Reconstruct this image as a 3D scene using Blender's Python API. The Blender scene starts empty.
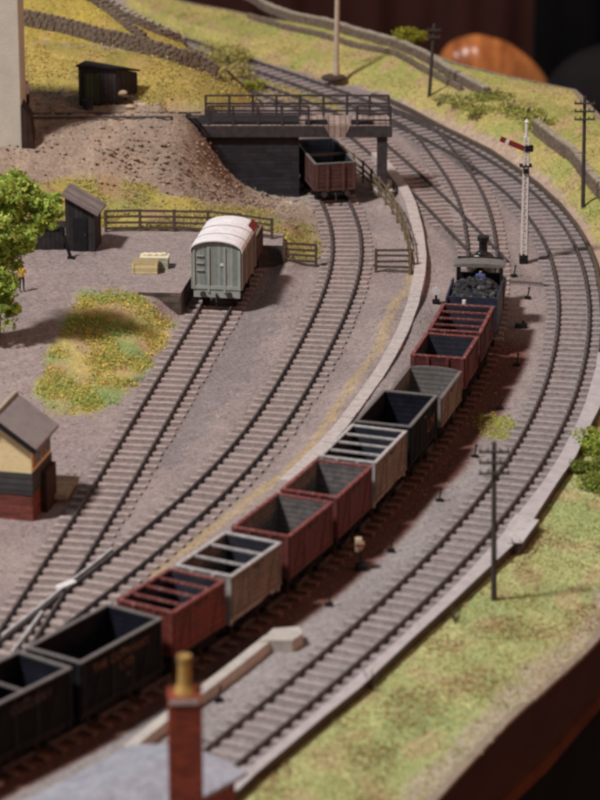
import bpy, math, random
import numpy as np
from mathutils import Vector, Matrix
random.seed(7); RNG = np.random.default_rng(11)
SC = bpy.context.scene
COL = SC.collection
# ------------------------------------------------------------------ camera
CAM_H, PITCH, FPX = 45.0, math.radians(19.0), 3200.0
cd = bpy.data.cameras.new("camera"); cam = bpy.data.objects.new("camera", cd); COL.objects.link(cam)
cam.location = (0, 0, CAM_H); cam.rotation_euler = (math.radians(90) - PITCH, 0, 0)
cd.sensor_fit = 'VERTICAL'; cd.sensor_height = 36.0; cd.lens = 36.0 * FPX / 800.0
cd.clip_start = 1.0; cd.clip_end = 2000.0
cd.dof.use_dof = True; cd.dof.focus_distance = 150.0; cd.dof.aperture_fstop = 0.25
SC.camera = cam
# ------------------------------------------------------------------ world and lamps
w = bpy.data.worlds.new("World"); SC.world = w; w.use_nodes = True
bg = w.node_tree.nodes["Background"]; bg.inputs[0].default_value = (0.76, 0.66, 0.62, 1); bg.inputs[1].default_value = 0.27

def area(name, loc, target, size, irr, color):
    d = bpy.data.lights.new(name, 'AREA'); d.shape = 'DISK'; d.size = size; d.color = color
    o = bpy.data.objects.new(name, d); COL.objects.link(o); o.location = loc
    v = Vector(target) - Vector(loc); d.energy = irr * math.pi * v.length ** 2
    o.rotation_euler = v.to_track_quat('-Z', 'Y').to_euler()
area("key_lamp", (-172, 20, 305), (0, 140, 0), 38, 4.0, (1.0, 0.945, 0.93))
area("tungsten_lamp", (230, 60, 75), (0, 140, 0), 60, 0.70, (1.0, 0.32, 0.11))
SC.view_settings.view_transform = 'Standard'; SC.view_settings.look = 'None'
SC.view_settings.exposure = 0.0; SC.view_settings.gamma = 1.0
SC.cycles.max_bounces = 6; SC.cycles.use_denoising = True
SC.cycles.pixel_filter_type = 'BLACKMAN_HARRIS'; SC.cycles.filter_width = 2.6

# ------------------------------------------------------------------ geometry of the place
CP, SP = math.cos(PITCH), math.sin(PITCH)
def at(u, v, z=0.0):
    """point of the layout at height z seen at (u, v) of the 600x800 photograph"""
    x = (u - 300) / FPX; y = -(v - 400) / FPX
    d = (x, CP + y * SP, -SP + y * CP); t = (CAM_H - z) / (-d[2])
    return Vector((d[0] * t, d[1] * t, z))
def at_y(u, v, Y):
    x = (u - 300) / FPX; y = -(v - 400) / FPX
    d = (x, CP + y * SP, -SP + y * CP); t = Y / d[1]
    return Vector((d[0] * t, Y, CAM_H + d[2] * t))
def proj(X, Y, Z):
    Z = Z - CAM_H
    fy = Y * CP - Z * SP; up = Y * SP + Z * CP
    return 300 + FPX * X / fy, 400 - FPX * up / fy

# ------------------------------------------------------------------ materials
MATS = {}
def nd(nt, t, **k):
    n = nt.nodes.new(t)
    for a, b in k.items(): setattr(n, a, b)
    return n
def mat(name, c1, c2=None, rough=0.85, scale=3.0, bump=0.0, bscale=None, spots=None, spot_scale=12, spot_amt=.5,
        metallic=0.0, stretch=(1, 1, 1), detail=6, planks=None, bricks=None, groove=.28):
    """noise-mottled surface; c1..c2 are the two tones, spots a third one"""
    m = bpy.data.materials.new(name); m.use_nodes = True; nt = m.node_tree; L = nt.links
    b = nt.nodes["Principled BSDF"]
    b.inputs["Roughness"].default_value = rough; b.inputs["Metallic"].default_value = metallic
    b.inputs["Specular IOR Level"].default_value = 0.3 if max(c1) > .03 or rough < .5 else .08
    c2 = c2 or tuple(x * .6 for x in c1)
    tc = nd(nt, 'ShaderNodeTexCoord'); oi = nd(nt, 'ShaderNodeObjectInfo')
    ad = nd(nt, 'ShaderNodeVectorMath', operation='ADD'); ml = nd(nt, 'ShaderNodeVectorMath', operation='SCALE')
    L.new(oi.outputs['Random'], ml.inputs['Scale']); ml.inputs[0].default_value = (37, 53, 71)
    mp = nd(nt, 'ShaderNodeMapping'); mp.inputs['Scale'].default_value = stretch
    L.new(tc.outputs['Object'], mp.inputs[0]); L.new(mp.outputs[0], ad.inputs[0]); L.new(ml.outputs[0], ad.inputs[1])
    def noise(s, det=detail, ro=.6):
        n = nd(nt, 'ShaderNodeTexNoise'); n.inputs['Scale'].default_value = s; n.inputs['Detail'].default_value = det
        n.inputs['Roughness'].default_value = ro; L.new(ad.outputs[0], n.inputs['Vector']); return n
    n1 = noise(scale)
    r = nd(nt, 'ShaderNodeValToRGB'); r.color_ramp.elements[0].position = .32; r.color_ramp.elements[1].position = .68
    r.color_ramp.elements[0].color = (*c1, 1); r.color_ramp.elements[1].color = (*c2, 1)
    L.new(n1.outputs['Fac'], r.inputs[0]); out = r.outputs[0]
    if spots:
        n2 = noise(spot_scale, 3); r2 = nd(nt, 'ShaderNodeValToRGB')
        r2.color_ramp.elements[0].position = .52; r2.color_ramp.elements[1].position = .66
        r2.color_ramp.elements[0].color = (0, 0, 0, 1); r2.color_ramp.elements[1].color = (spot_amt,) * 3 + (1,)
        L.new(n2.outputs['Fac'], r2.inputs[0]); mx = nd(nt, 'ShaderNodeMixRGB'); L.new(r2.outputs[0], mx.inputs[0])
        L.new(out, mx.inputs[1]); mx.inputs[2].default_value = (*spots, 1); out = mx.outputs[0]
    hgt = None
    if planks:     # (axis index, spacing): boards separated by dark grooves
        ax, sp = planks
        sx = nd(nt, 'ShaderNodeSeparateXYZ'); L.new(tc.outputs['Object'], sx.inputs[0])
        dv = nd(nt, 'ShaderNodeMath', operation='DIVIDE'); L.new(sx.outputs[ax], dv.inputs[0]); dv.inputs[1].default_value = sp
        fr = nd(nt, 'ShaderNodeMath', operation='FRACT'); L.new(dv.outputs[0], fr.inputs[0])
        gt = nd(nt, 'ShaderNodeMath', operation='GREATER_THAN'); L.new(fr.outputs[0], gt.inputs[0]); gt.inputs[1].default_value = .13
        fl = nd(nt, 'ShaderNodeMath', operation='FLOOR'); L.new(dv.outputs[0], fl.inputs[0])
        wn = nd(nt, 'ShaderNodeTexWhiteNoise', noise_dimensions='1D'); L.new(fl.outputs[0], wn.inputs['W'])
        mr = nd(nt, 'ShaderNodeMapRange'); L.new(wn.outputs['Value'], mr.inputs[0]); mr.inputs[3].default_value = .72; mr.inputs[4].default_value = 1.12
        mm = nd(nt, 'ShaderNodeMath', operation='MULTIPLY'); L.new(mr.outputs[0], mm.inputs[0])
        mr2 = nd(nt, 'ShaderNodeMapRange'); L.new(gt.outputs[0], mr2.inputs[0]); mr2.inputs[3].default_value = groove; mr2.inputs[4].default_value = 1
        L.new(mr2.outputs[0], mm.inputs[1])
        mx = nd(nt, 'ShaderNodeMixRGB', blend_type='MULTIPLY'); mx.inputs[0].default_value = 1
        L.new(out, mx.inputs[1]); L.new(mm.outputs[0], mx.inputs[2]); out = mx.outputs[0]; hgt = gt.outputs[0]
    if bricks:     # (brick width, height, mortar colour)
        bt = nd(nt, 'ShaderNodeTexBrick'); bt.inputs['Scale'].default_value = 1; bt.inputs['Brick Width'].default_value = bricks[0]
        bt.inputs['Row Height'].default_value = bricks[1]; bt.inputs['Mortar Size'].default_value = bricks[1] * .09
        bt.inputs['Color1'].default_value = (1, 1, 1, 1); bt.inputs['Color2'].default_value = (.55, .55, .55, 1)
        bt.inputs['Mortar'].default_value = (*bricks[2], 1)
        sx = nd(nt, 'ShaderNodeSeparateXYZ'); L.new(tc.outputs['Object'], sx.inputs[0])
        sm = nd(nt, 'ShaderNodeMath', operation='ADD'); L.new(sx.outputs[0], sm.inputs[0]); L.new(sx.outputs[1], sm.inputs[1])
        cb = nd(nt, 'ShaderNodeCombineXYZ'); L.new(sm.outputs[0], cb.inputs[0]); L.new(sx.outputs[2], cb.inputs[1])
        L.new(cb.outputs[0], bt.inputs['Vector'])
        mx = nd(nt, 'ShaderNodeMixRGB', blend_type='MULTIPLY'); mx.inputs[0].default_value = 1
        L.new(out, mx.inputs[1]); L.new(bt.outputs['Color'], mx.inputs[2]); out = mx.outputs[0]
        inv = nd(nt, 'ShaderNodeMath', operation='SUBTRACT'); inv.inputs[0].default_value = 1; L.new(bt.outputs['Fac'], inv.inputs[1]); hgt = inv.outputs[0]
    L.new(out, b.inputs['Base Color'])
    if bump or hgt is not None:
        bp = nd(nt, 'ShaderNodeBump'); bp.inputs['Strength'].default_value = .7; bp.inputs['Distance'].default_value = bump or .02
        n3 = noise(bscale or scale * 4, 4)
        if hgt is not None:
            am = nd(nt, 'ShaderNodeMath', operation='MULTIPLY_ADD'); L.new(n3.outputs['Fac'], am.inputs[0]); am.inputs[1].default_value = .6
            L.new(hgt, am.inputs[2]); L.new(am.outputs[0], bp.inputs['Height'])
        else: L.new(n3.outputs['Fac'], bp.inputs['Height'])
        L.new(bp.outputs[0], b.inputs['Normal'])
    MATS[name] = m; return m

def attr_mat(name, nscale, namp, bump, bscale, rough=.95, trans=0.0):
    """colour comes from the mesh attribute Col (real colour of soil, ballast, grass), broken up by noise"""
    m = bpy.data.materials.new(name); m.use_nodes = True; nt = m.node_tree; L = nt.links
    b = nt.nodes["Principled BSDF"]; b.inputs["Roughness"].default_value = rough; b.inputs["Specular IOR Level"].default_value = .15
    a = nd(nt, 'ShaderNodeVertexColor', layer_name='Col'); g = nd(nt, 'ShaderNodeNewGeometry')
    out = a.outputs[0]
    if namp:
        for s, amp in ((nscale, namp), (nscale * .18, namp * .35)):
            n = nd(nt, 'ShaderNodeTexNoise'); n.inputs['Scale'].default_value = s; n.inputs['Detail'].default_value = 5; n.inputs['Roughness'].default_value = .65
            L.new(g.outputs['Position'], n.inputs['Vector'])
            mr = nd(nt, 'ShaderNodeMapRange'); mr.inputs[1].default_value = .28; mr.inputs[2].default_value = .72
            mr.inputs[3].default_value = 1 - amp; mr.inputs[4].default_value = 1 + amp; L.new(n.outputs['Fac'], mr.inputs[0])
            mx = nd(nt, 'ShaderNodeMixRGB', blend_type='MULTIPLY'); mx.inputs[0].default_value = 1
            L.new(out, mx.inputs[1]); L.new(mr.outputs[0], mx.inputs[2]); out = mx.outputs[0]
    L.new(out, b.inputs['Base Color'])
    if bump:
        v = nd(nt, 'ShaderNodeTexNoise'); v.inputs['Scale'].default_value = bscale; v.inputs['Detail'].default_value = 3
        L.new(g.outputs['Position'], v.inputs['Vector'])
        bp = nd(nt, 'ShaderNodeBump'); bp.inputs['Strength'].default_value = .8; bp.inputs['Distance'].default_value = bump
        L.new(v.outputs['Fac'], bp.inputs['Height']); L.new(bp.outputs[0], b.inputs['Normal'])
    if trans:
        tb = nd(nt, 'ShaderNodeBsdfTranslucent'); mxs = nd(nt, 'ShaderNodeMixShader'); mxs.inputs[0].default_value = trans
        L.new(out, tb.inputs[0]); L.new(b.outputs[0], mxs.inputs[1]); L.new(tb.outputs[0], mxs.inputs[2]); L.new(mxs.outputs[0], nt.nodes['Material Output'].inputs[0])
    MATS[name] = m; return m

M = MATS
attr_mat('ground_surface', 5.0, .30, .10, 7.0)
attr_mat('foliage', 8.0, .25, 0, 1, trans=.4)
attr_mat('rubble', 9.0, .25, .02, 12.0)
mat('rail_steel', (.10, .084, .082), (.05, .042, .042), rough=.38, scale=2, bump=0)
mat('rail_glint', (.52, .50, .50), (.30, .28, .28), rough=.3, scale=2)  # glint on the rails put into a pale colour
mat('sleeper_grey', (.34, .30, .295), (.24, .205, .20), scale=3, spots=(.15, .125, .12), spot_scale=6, spot_amt=.5, bump=.02)
mat('sleeper_shaded', (.19, .10, .075), (.12, .065, .05), scale=3, spots=(.08, .05, .04), spot_scale=6, spot_amt=.5, bump=.02)  # darker copy of the wood sleeper, the train's shade put into its colour
mat('sleeper_wood', (.40, .32, .295), (.28, .225, .21), scale=3, spots=(.17, .13, .115), spot_scale=6, spot_amt=.5, bump=.02)
mat('coping_stone', (.52, .46, .44), (.40, .345, .325), scale=3, spots=(.25, .2, .17), spot_scale=9, bump=.03)
mat('concrete', (.48, .455, .45), (.38, .355, .35), scale=1.2, spots=(.2, .18, .17), spot_scale=5, bump=.02)
mat('concrete_pale', (.46, .44, .40), (.36, .335, .31), scale=1.2, spots=(.25, .23, .2), spot_scale=6, bump=.02)
mat('path_gravel', (.44, .415, .42), (.345, .32, .325), scale=2.0, bump=.03, bscale=14)
mat('dark_brick', (.040, .036, .044), (.022, .020, .026), scale=2.5, bricks=(.9, .22, (.5, .5, .5)), bump=.05)
mat('dock_stone', (.17, .14, .12), (.09, .075, .068), scale=2, bricks=(.8, .3, (.6, .6, .6)), bump=.04)
mat('dock_top', (.27, .215, .205), (.235, .19, .19), scale=1.5, bump=.05, bscale=9)
mat('dry_stone', (.19, .145, .11), (.10, .075, .06), scale=3.5, bump=.06, bscale=7, spots=(.28, .22, .14), spot_scale=4)
mat('pale_cap', (.40, .36, .28), (.25, .21, .16), scale=3, bump=.08, bscale=6)
mat('weathered_timber', (.115, .085, .062), (.055, .042, .034), scale=4, stretch=(1, 1, 3), bump=.02)
mat('fence_timber', (.20, .155, .09), (.10, .08, .05), scale=4, bump=.02)
mat('dark_timber', (.040, .034, .036), (.020, .017, .019), scale=3, planks=(0, .22), bump=.02)
mat('stage_timber', (.055, .045, .048), (.028, .024, .027), scale=3, bump=.02)
mat('deck_boards', (.36, .27, .23), (.24, .18, .155), scale=3, planks=(0, .3), bump=.02)
mat('black_iron', (.022, .020, .022), (.010, .010, .011), rough=.6, scale=4)
mat('wheel_iron', (.020, .016, .015), (.035, .022, .016), rough=.7, scale=5)
mat('buffer_iron', (.055, .05, .05), (.03, .028, .028), rough=.5, scale=5)
for n, c, g in (('red', (.17, .030, .020), (.08, .022, .017)), ('maroon', (.125, .026, .024), (.065, .020, .019)),
                ('brown', (.095, .028, .025), (.05, .02, .019)), ('grey', (.33, .31, .30), (.20, .175, .16)),
                ('rust', (.21, .155, .125), (.13, .09, .07)), ('black', (.010, .009, .010), (.005, .005, .006)), ('steel', (.18, .175, .165), (.13, .11, .10)),  # first one: dim orange light on pale wagon sides put into the colour
                ('oxide', (.10, .042, .036), (.06, .03, .027))):
    mat(n + '_planks', c, g, rough=.75, scale=1.6, planks=(2, .21), bump=.02, spots=tuple(x * .45 for x in c), spot_scale=5, spot_amt=.5)
    mat(n + '_paint', tuple(x * 1.15 for x in c), g, rough=.65, scale=4, spots=(.16, .12, .1) if n != 'black' else (.04, .038, .038), spot_scale=14, spot_amt=.35)
mat('red_edge', (.20, .045, .04), (.12, .03, .028), rough=.6, scale=5, spots=(.4, .3, .28), spot_scale=9, spot_amt=.6)
mat('pale_edge', (.45, .44, .44), (.25, .23, .22), rough=.6, scale=5, spots=(.6, .6, .62), spot_scale=9, spot_amt=.6)
mat('grey_edge', (.17, .165, .155), (.11, .10, .10), rough=.6, scale=5)
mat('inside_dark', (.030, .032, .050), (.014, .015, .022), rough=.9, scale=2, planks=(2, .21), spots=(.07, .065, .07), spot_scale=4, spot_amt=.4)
mat('inside_pale', (.17, .155, .155), (.09, .085, .09), rough=.9, scale=3, planks=(2, .21), spots=(.3, .24, .2), spot_scale=5, spot_amt=.5)
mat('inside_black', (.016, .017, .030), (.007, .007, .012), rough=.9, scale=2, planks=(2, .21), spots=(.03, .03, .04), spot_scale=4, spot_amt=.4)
mat('inside_steel', (.12, .125, .12), (.08, .082, .08), rough=.9, scale=2)
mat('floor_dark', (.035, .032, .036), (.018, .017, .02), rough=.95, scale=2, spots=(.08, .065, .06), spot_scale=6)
mat('van_paint', (.30, .33, .31), (.25, .275, .26), rough=.7, scale=2, planks=(0, .19), groove=.72, bump=.008, spots=(.21, .23, .21), spot_scale=4, spot_amt=.4)
mat('van_trim', (.34, .37, .345), (.26, .285, .265), rough=.65, scale=3)
mat('roof_white', (.78, .76, .77), (.62, .60, .61), rough=.7, scale=1.5, spots=(.45, .42, .43), spot_scale=5, spot_amt=.35)
mat('van_side_shade', (.19, .14, .115), (.13, .09, .075), rough=.75, scale=2, planks=(2, .2), bump=.02)  # sides of the grey van, dim orange light put into the colour
mat('coal', (.030, .030, .034), (.012, .012, .014), rough=.35, scale=6, spots=(.22, .22, .24), spot_scale=3, spot_amt=.5, bump=.1)
mat('loco_black', (.016, .016, .018), (.009, .009, .010), rough=.35, scale=3)
mat('tender_blue', (.030, .036, .060), (.016, .018, .030), rough=.5, scale=3)
mat('loco_red', (.16, .02, .015), (.09, .015, .012), rough=.5, scale=3)
mat('cab_roof', (.17, .155, .145), (.11, .10, .095), rough=.7, scale=3)
mat('brass', (.75, .6, .35), (.55, .42, .2), rough=.3, metallic=.8)
mat('white_paint', (.72, .70, .68), (.55, .52, .50), rough=.6, scale=6)
mat('signal_red', (.22, .025, .025), (.15, .018, .018), rough=.5, scale=5)
mat('black_paint', (.02, .02, .022), (.012, .012, .013), rough=.6)
mat('cream_wall', (.56, .53, .45), (.47, .45, .385), rough=.9, scale=.8, bump=.02, bscale=8)
mat('brown_wood', (.055, .025, .018), (.03, .015, .012), scale=2, planks=(0, .3))
mat('slate', (.25, .22, .215), (.19, .165, .165), rough=.75, scale=2.5, bump=.02, bscale=14, spots=(.31, .28, .27), spot_scale=9, spot_amt=.4)
mat('slate_blue', (.30, .31, .35), (.20, .205, .24), rough=.6, scale=1.6, stretch=(1, 1, 1), bump=.03, spots=(.42, .43, .48), spot_scale=5)
mat('hut_roof', (.26, .215, .20), (.18, .15, .145), scale=2, planks=(1, .3), bump=.02)
mat('yellow_boards', (.80, .65, .36), (.72, .58, .31), rough=.85, scale=3, bump=.01, spots=(.55, .42, .22), spot_scale=7, spot_amt=.4)
mat('grey_boards', (.062, .062, .060), (.045, .045, .045), rough=.85, scale=2, planks=(2, .25))
mat('red_brick', (.25, .072, .052), (.16, .05, .04), scale=2.5, bricks=(.5, .16, (.75, .7, .7)), bump=.03)
mat('chimney_brick', (.30, .060, .030), (.20, .045, .026), scale=2.5, bricks=(.42, .14, (.8, .7, .65)), bump=.02)
mat('pot_clay', (.46, .31, .085), (.30, .17, .05), scale=5, spots=(.12, .07, .04), spot_scale=5, spot_amt=.6)
mat('pale_mortar', (.5, .42, .38), (.35, .28, .26), scale=5)
mat('window_glass', (.03, .03, .035), (.05, .05, .055), rough=.15)
mat('orange_frame', (.55, .26, .08), (.45, .2, .06), rough=.7)
mat('crossing_boards', (.46, .37, .27), (.32, .25, .18), scale=3, planks=(1, .3), bump=.02)
mat('green_door', (.050, .075, .035), (.035, .055, .028), scale=3, planks=(0, .2))
mat('crate_yellow', (.78, .63, .34), (.64, .51, .27), scale=4, groove=.6, planks=(2, .14), bump=.01)
mat('crate_green', (.50, .52, .38), (.40, .42, .30), scale=4, groove=.6, planks=(2, .14), bump=.01)
mat('pale_lid', (.72, .64, .46), (.6, .52, .38), scale=6)
mat('bark', (.075, .05, .038), (.04, .028, .022), scale=4, bump=.05)
mat('pole_wood', (.060, .052, .046), (.035, .030, .028), scale=3, stretch=(3, 3, .5))
mat('lamp_post_cream', (.50, .42, .33), (.38, .31, .25), scale=3)
mat('insulator', (.06, .055, .05), (.03, .03, .03), rough=.3)
mat('fascia_board', (.045, .016, .012), (.030, .011, .009), rough=.5, scale=.25, stretch=(1, 1, 2))
mat('tan_scenic', (.27, .215, .17), (.20, .16, .125), scale=2)
mat('varnish', (.12, .04, .014), (.06, .02, .010), rough=.35, scale=.5)
mat('curtain_maroon', (.060, .019, .014), (.045, .014, .011), rough=.95, scale=.15)
mat('curtain_black', (.008, .008, .010), (.005, .005, .006), rough=.95, scale=.15)
mat('room_floor', (.018, .008, .007), (.012, .006, .005), rough=.6, scale=.1)
mat('tan_leather', (.66, .24, .07), (.26, .075, .02), rough=.25, scale=.45, stretch=(1.6, 1, .15), bump=.15, bscale=.5)  # lighter streaks are highlights put into the colour
mat('black_leather', (.014, .012, .013), (.009, .008, .009), rough=.7, scale=.3)
mat('skin', (.50, .30, .22), rough=.7); mat('shirt_yellow', (.65, .45, .06), (.5, .34, .05)); mat('trousers_dark', (.03, .03, .04))
mat('shirt_pale', (.55, .55, .60), (.45, .45, .5)); mat('shirt_blue', (.06, .09, .28), (.04, .06, .2)); mat('hair_dark', (.03, .02, .015))
mat('sacking', (.50, .40, .27), (.36, .28, .19), scale=8); mat('barrel_dark', (.035, .038, .055), (.02, .022, .03))
mat('lettering_orange', (.21, .085, .04), (.05, .025, .02), rough=.8, scale=5); mat('lettering_pale', (.12, .08, .065), (.03, .022, .02), rough=.8, scale=9)

# ------------------------------------------------------------------ mesh helpers
class MB:
    def __init__(s): s.v = []; s.f = []; s.m = []; s.sm = []
    def add(s, vs, fs, mi=0, smooth=False):
        b = len(s.v); s.v += [tuple(q) for q in vs]
        for f in fs: s.f.append([b + i for i in f]); s.m.append(mi); s.sm.append(smooth)
        return s
    def box(s, c, d, rz=0, mi=0, bev=0.0, mtx=None):
        cx, cy, cz = c; hx, hy, hz = (q / 2 for q in d); e = min(bev, hx * .9, hy * .9)
        if e > 0:
            ring = [(-hx + e, -hy), (hx - e, -hy), (hx, -hy + e), (hx, hy - e), (hx - e, hy), (-hx + e, hy), (-hx, hy - e), (-hx, -hy + e)]
        else: ring = [(-hx, -hy), (hx, -hy), (hx, hy), (-hx, hy)]
        n = len(ring); vs = [(x, y, -hz) for x, y in ring] + [(x, y, hz) for x, y in ring]
        fs = [tuple(range(n))[::-1], tuple(range(n, 2 * n))] + [(i, (i + 1) % n, n + (i + 1) % n, n + i) for i in range(n)]
        c_, s_ = math.cos(rz), math.sin(rz)
        vs = [(cx + x * c_ - y * s_, cy + x * s_ + y * c_, cz + z) for x, y, z in vs]
        if mtx is not None: vs = [tuple(mtx @ Vector(q)) for q in vs]
        return s.add(vs, fs, mi)
    def beam(s, a, b, wd, ht, mi=0):
        a = Vector(a); b = Vector(b); d = b - a
        if d.length < 1e-6: return s
        d.normalize(); up = Vector((0, 0, 1)) if abs(d.z) < .98 else Vector((0, 1, 0))
        r = d.cross(up).normalized() * wd / 2; u = r.cross(d).normalized() * ht / 2
        vs = [a - r - u, a + r - u, a + r + u, a - r + u, b - r - u, b + r - u, b + r + u, b - r + u]
        return s.add(vs, [(3, 2, 1, 0), (4, 5, 6, 7), (0, 1, 5, 4), (1, 2, 6, 5), (2, 3, 7, 6), (3, 0, 4, 7)], mi)
    def cyl(s, a, b, r1, r2=None, n=12, mi=0, cap=True, smooth=True):
        r2 = r1 if r2 is None else r2; a = Vector(a); b = Vector(b); d = (b - a).normalized()
        up = Vector((0, 0, 1)) if abs(d.z) < .95 else Vector((1, 0, 0)); x = d.cross(up).normalized(); y = d.cross(x)
        vs = []
        for p, r in ((a, r1), (b, r2)):
            for i in range(n):
                t = 2 * math.pi * i / n; vs.append(p + x * (math.cos(t) * r) + y * (math.sin(t) * r))
        s.add(vs, [(i, n + i, n + (i + 1) % n, (i + 1) % n) for i in range(n)], mi, smooth)
        if cap: s.add(vs[:n], [tuple(range(n))], mi); s.add(vs[n:], [tuple(range(n))[::-1]], mi)
        return s
    def prism(s, poly, z0, z1, mi_top=0, mi_side=0):
        """vertical prism over a ground polygon"""
        n = len(poly); a = sum(poly[i][0] * poly[(i + 1) % n][1] - poly[(i + 1) % n][0] * poly[i][1] for i in range(n))
        if a < 0: poly = poly[::-1]
        s.add([(p[0], p[1], z1) for p in poly], [tuple(range(n))], mi_top)
        s.add([(p[0], p[1], z0) for p in poly] + [(p[0], p[1], z1) for p in poly],
              [(i, (i + 1) % n, n + (i + 1) % n, n + i) for i in range(n)], mi_side); return s
    def ext(s, prof, axis, a, b, mi=0):
        """extrude a closed 2-D profile along axis ('x' or 'y'), prof in (other, z)"""
        n = len(prof)
        mk = (lambda p, t: (t, p[0], p[1])) if axis == 'x' else (lambda p, t: (p[0], t, p[1]))
        vs = [mk(p, a) for p in prof] + [mk(p, b) for p in prof]
        return s.add(vs, [tuple(range(n)), tuple(range(n, 2 * n))[::-1]] + [(i, n + i, n + (i + 1) % n, (i + 1) % n) for i in range(n)], mi)
    def sphere(s, c, r, mi=0, n=10, sq=(1, 1, 1), rough=0):
        vs = []; fs = []; m_ = n
        for i in range(m_ + 1):
            ph = math.pi * i / m_
            for j in range(2 * m_):
                th = math.pi * j / m_; k = 1 + (random.uniform(-rough, rough) if rough else 0)
                vs.append((c[0] + r * sq[0] * k * math.sin(ph) * math.cos(th), c[1] + r * sq[1] * k * math.sin(ph) * math.sin(th), c[2] + r * sq[2] * k * math.cos(ph)))
        for i in range(m_):
            for j in range(2 * m_):
                a = i * 2 * m_ + j; b = i * 2 * m_ + (j + 1) % (2 * m_); fs.append((a, a + 2 * m_, b + 2 * m_, b))
        return s.add(vs, fs, mi, True)
    def build(s, name, mats, parent=None, loc=None, rz=0, bevel=0):
        me = bpy.data.meshes.new(name); me.from_pydata(s.v, [], s.f); me.update()
        for m_ in (mats if isinstance(mats, (list, tuple)) else [mats]): me.materials.append(M[m_])
        me.polygons.foreach_set('material_index', s.m); me.polygons.foreach_set('use_smooth', s.sm)
        o = bpy.data.objects.new(name, me); COL.objects.link(o)
        if parent is not None: o.parent = parent
        if loc is not None: o.location = loc
        o.rotation_euler = (0, 0, rz)
        if bevel:
            b = o.modifiers.new('bevel', 'BEVEL'); b.width = bevel; b.segments = 2; b.limit_method = 'ANGLE'
        return o
def tag(o, label=None, cat=None, group=None, kind=None):
    for k, v in (('label', label), ('category', cat), ('group', group), ('kind', kind)):
        if v: o[k] = v
    return o
def empty(name, loc, rz=0, label=None, cat=None, group=None):
    o = bpy.data.objects.new(name, None); COL.objects.link(o); o.location = loc; o.rotation_euler = (0, 0, rz)
    o.empty_display_size = .2
    return tag(o, label, cat, group)
def dup(o, loc=None, rz=None, label=None, parent=None):
    c = o.copy(); COL.objects.link(c)
    if parent is not None: c.parent = parent
    if loc is not None: c.location = loc
    if rz is not None: c.rotation_euler = (0, 0, rz)
    if label: c['label'] = label
    for ch in KIDS.get(o.name, [q for q in bpy.data.objects if q.parent == o]): dup(ch, parent=c)
    return c
KIDS = {}

# ------------------------------------------------------------------ track centrelines, x as a smooth function of y
def smooth_line(pts, y0, y1, lam=60., step=1.0):
    ys = np.arange(y0, y1 + step / 2, step); n = len(ys); A = []; B = []
    for p in pts:
        wt = p[2] if len(p) > 2 else 1.0
        t = (p[1] - y0) / step; i = int(np.clip(math.floor(t), 0, n - 2)); f = t - i
        r = np.zeros(n); r[i] = (1 - f) * wt; r[i + 1] = f * wt; A.append(r); B.append(p[0] * wt)
    for i in range(1, n - 1):
        r = np.zeros(n); r[i - 1], r[i], r[i + 1] = lam, -2 * lam, lam; A.append(r); B.append(0)
    return ys, np.linalg.lstsq(np.array(A), np.array(B), rcond=None)[0]
def rails_to_centre(L, R, y0, y1, extra=(), lam=12.):
    g = .72; pl = [at(*p, .2) for p in L]; pr = [at(*p, .2) for p in R]
    pts = [(p.x + g, p.y) for p in pl] + [(p.x - g, p.y) for p in pr] + list(extra)
    for _ in range(3):
        ys, xs = smooth_line(pts, y0, y1, lam); sl = np.gradient(xs, ys); pts = list(extra)
        for P, sg in ((pl, 1), (pr, -1)):
            for p in P:
                m_ = np.interp(p.y, ys, sl); k = 1 / math.sqrt(1 + m_ * m_)   # normal (1,-m)*k
                pts.append((p.x + sg * g * k, p.y - sg * g * m_ * k))
    return smooth_line(pts, y0, y1, lam)
A_L = [(460,157.2),(488,177),(511.3,198),(530,214.3),(545.2,240),(555.7,279.7),(560.8,310),(555.7,342.7),(548.7,375.3),(534.7,409.3),(520,438.7),(505.3,462.7),(489.3,486.7),(466.7,512),(440,543),(402.7,581.3),(362.7,618.7),(309.3,662.7),(282.7,686.7),(240,722.7),(202.7,749.3)]
A_R = [(235,56),(270,66),(320,82),(460,143.2),(490.3,158.3),(520.7,181.7),(541.7,200.3),(560.3,221.3),(572,240),(582.5,270.3),(587.9,310),(586,342.7),(579.5,378),(568,412),(554.7,440),(538.7,466.7),(520,493.3),(497.3,521.3),(480,542),(453.3,570.7),(421.3,602.7),(382.7,640),(360,658.7),(306.7,705.3),(266.7,738.7),(229.3,768)]
A_L = [(228,61),(265,73),(310,89)] + A_L
C_L = [(326,206.7),(333.5,236),(333.5,262.7),(320.7,297.3),(300,341),(280,374.7),(266.7,400),(242.7,433.3),(217.3,462.7),(192,489.3),(160,516),(127.3,540.7),(101.7,561.7),(74,584),(50,603),(22,624)]
C_R = [(352.7,206.7),(361.2,233.3),(362,260),(350,295),(331.8,339),(309.3,380),(301.3,400),(280,430),(260,456),(232,486.7),(200,516),(160,549.5),(132,571),(120,582),(94,602),(74,618),(50,636),(26,654)]
D_L = [(196,312.7),(178.7,343.3),(160,375.3),(138.7,407.3),(114.7,450),(94.7,480),(76,512.7),(57.3,541.8),(35,573),(16,606)]
D_R = [(228,314),(210.7,343.3),(192,378),(173.3,410),(150.7,450),(134.3,480),(115.7,510.3),(101.7,533.7),(90,552.3),(76,573.3),(58,600)]
T_L = [(412,136),(430,153),(449,176),(460,201),(465,220),(467,258)]
T_R = [(460,158),(477,176),(487,199),(491,220),(494,258)]
E_L = [(379,151),(407,175),(428,197),(449,223),(459,250)]
E_R = [(326,111.5),(379,140),(407,157.5),(437,183)]
cA = rails_to_centre(A_L, A_R, 84, 235)
cC = rails_to_centre(C_L, C_R, 88, 172, extra=[(1.15, 167.), (.3, 171.)])
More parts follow.
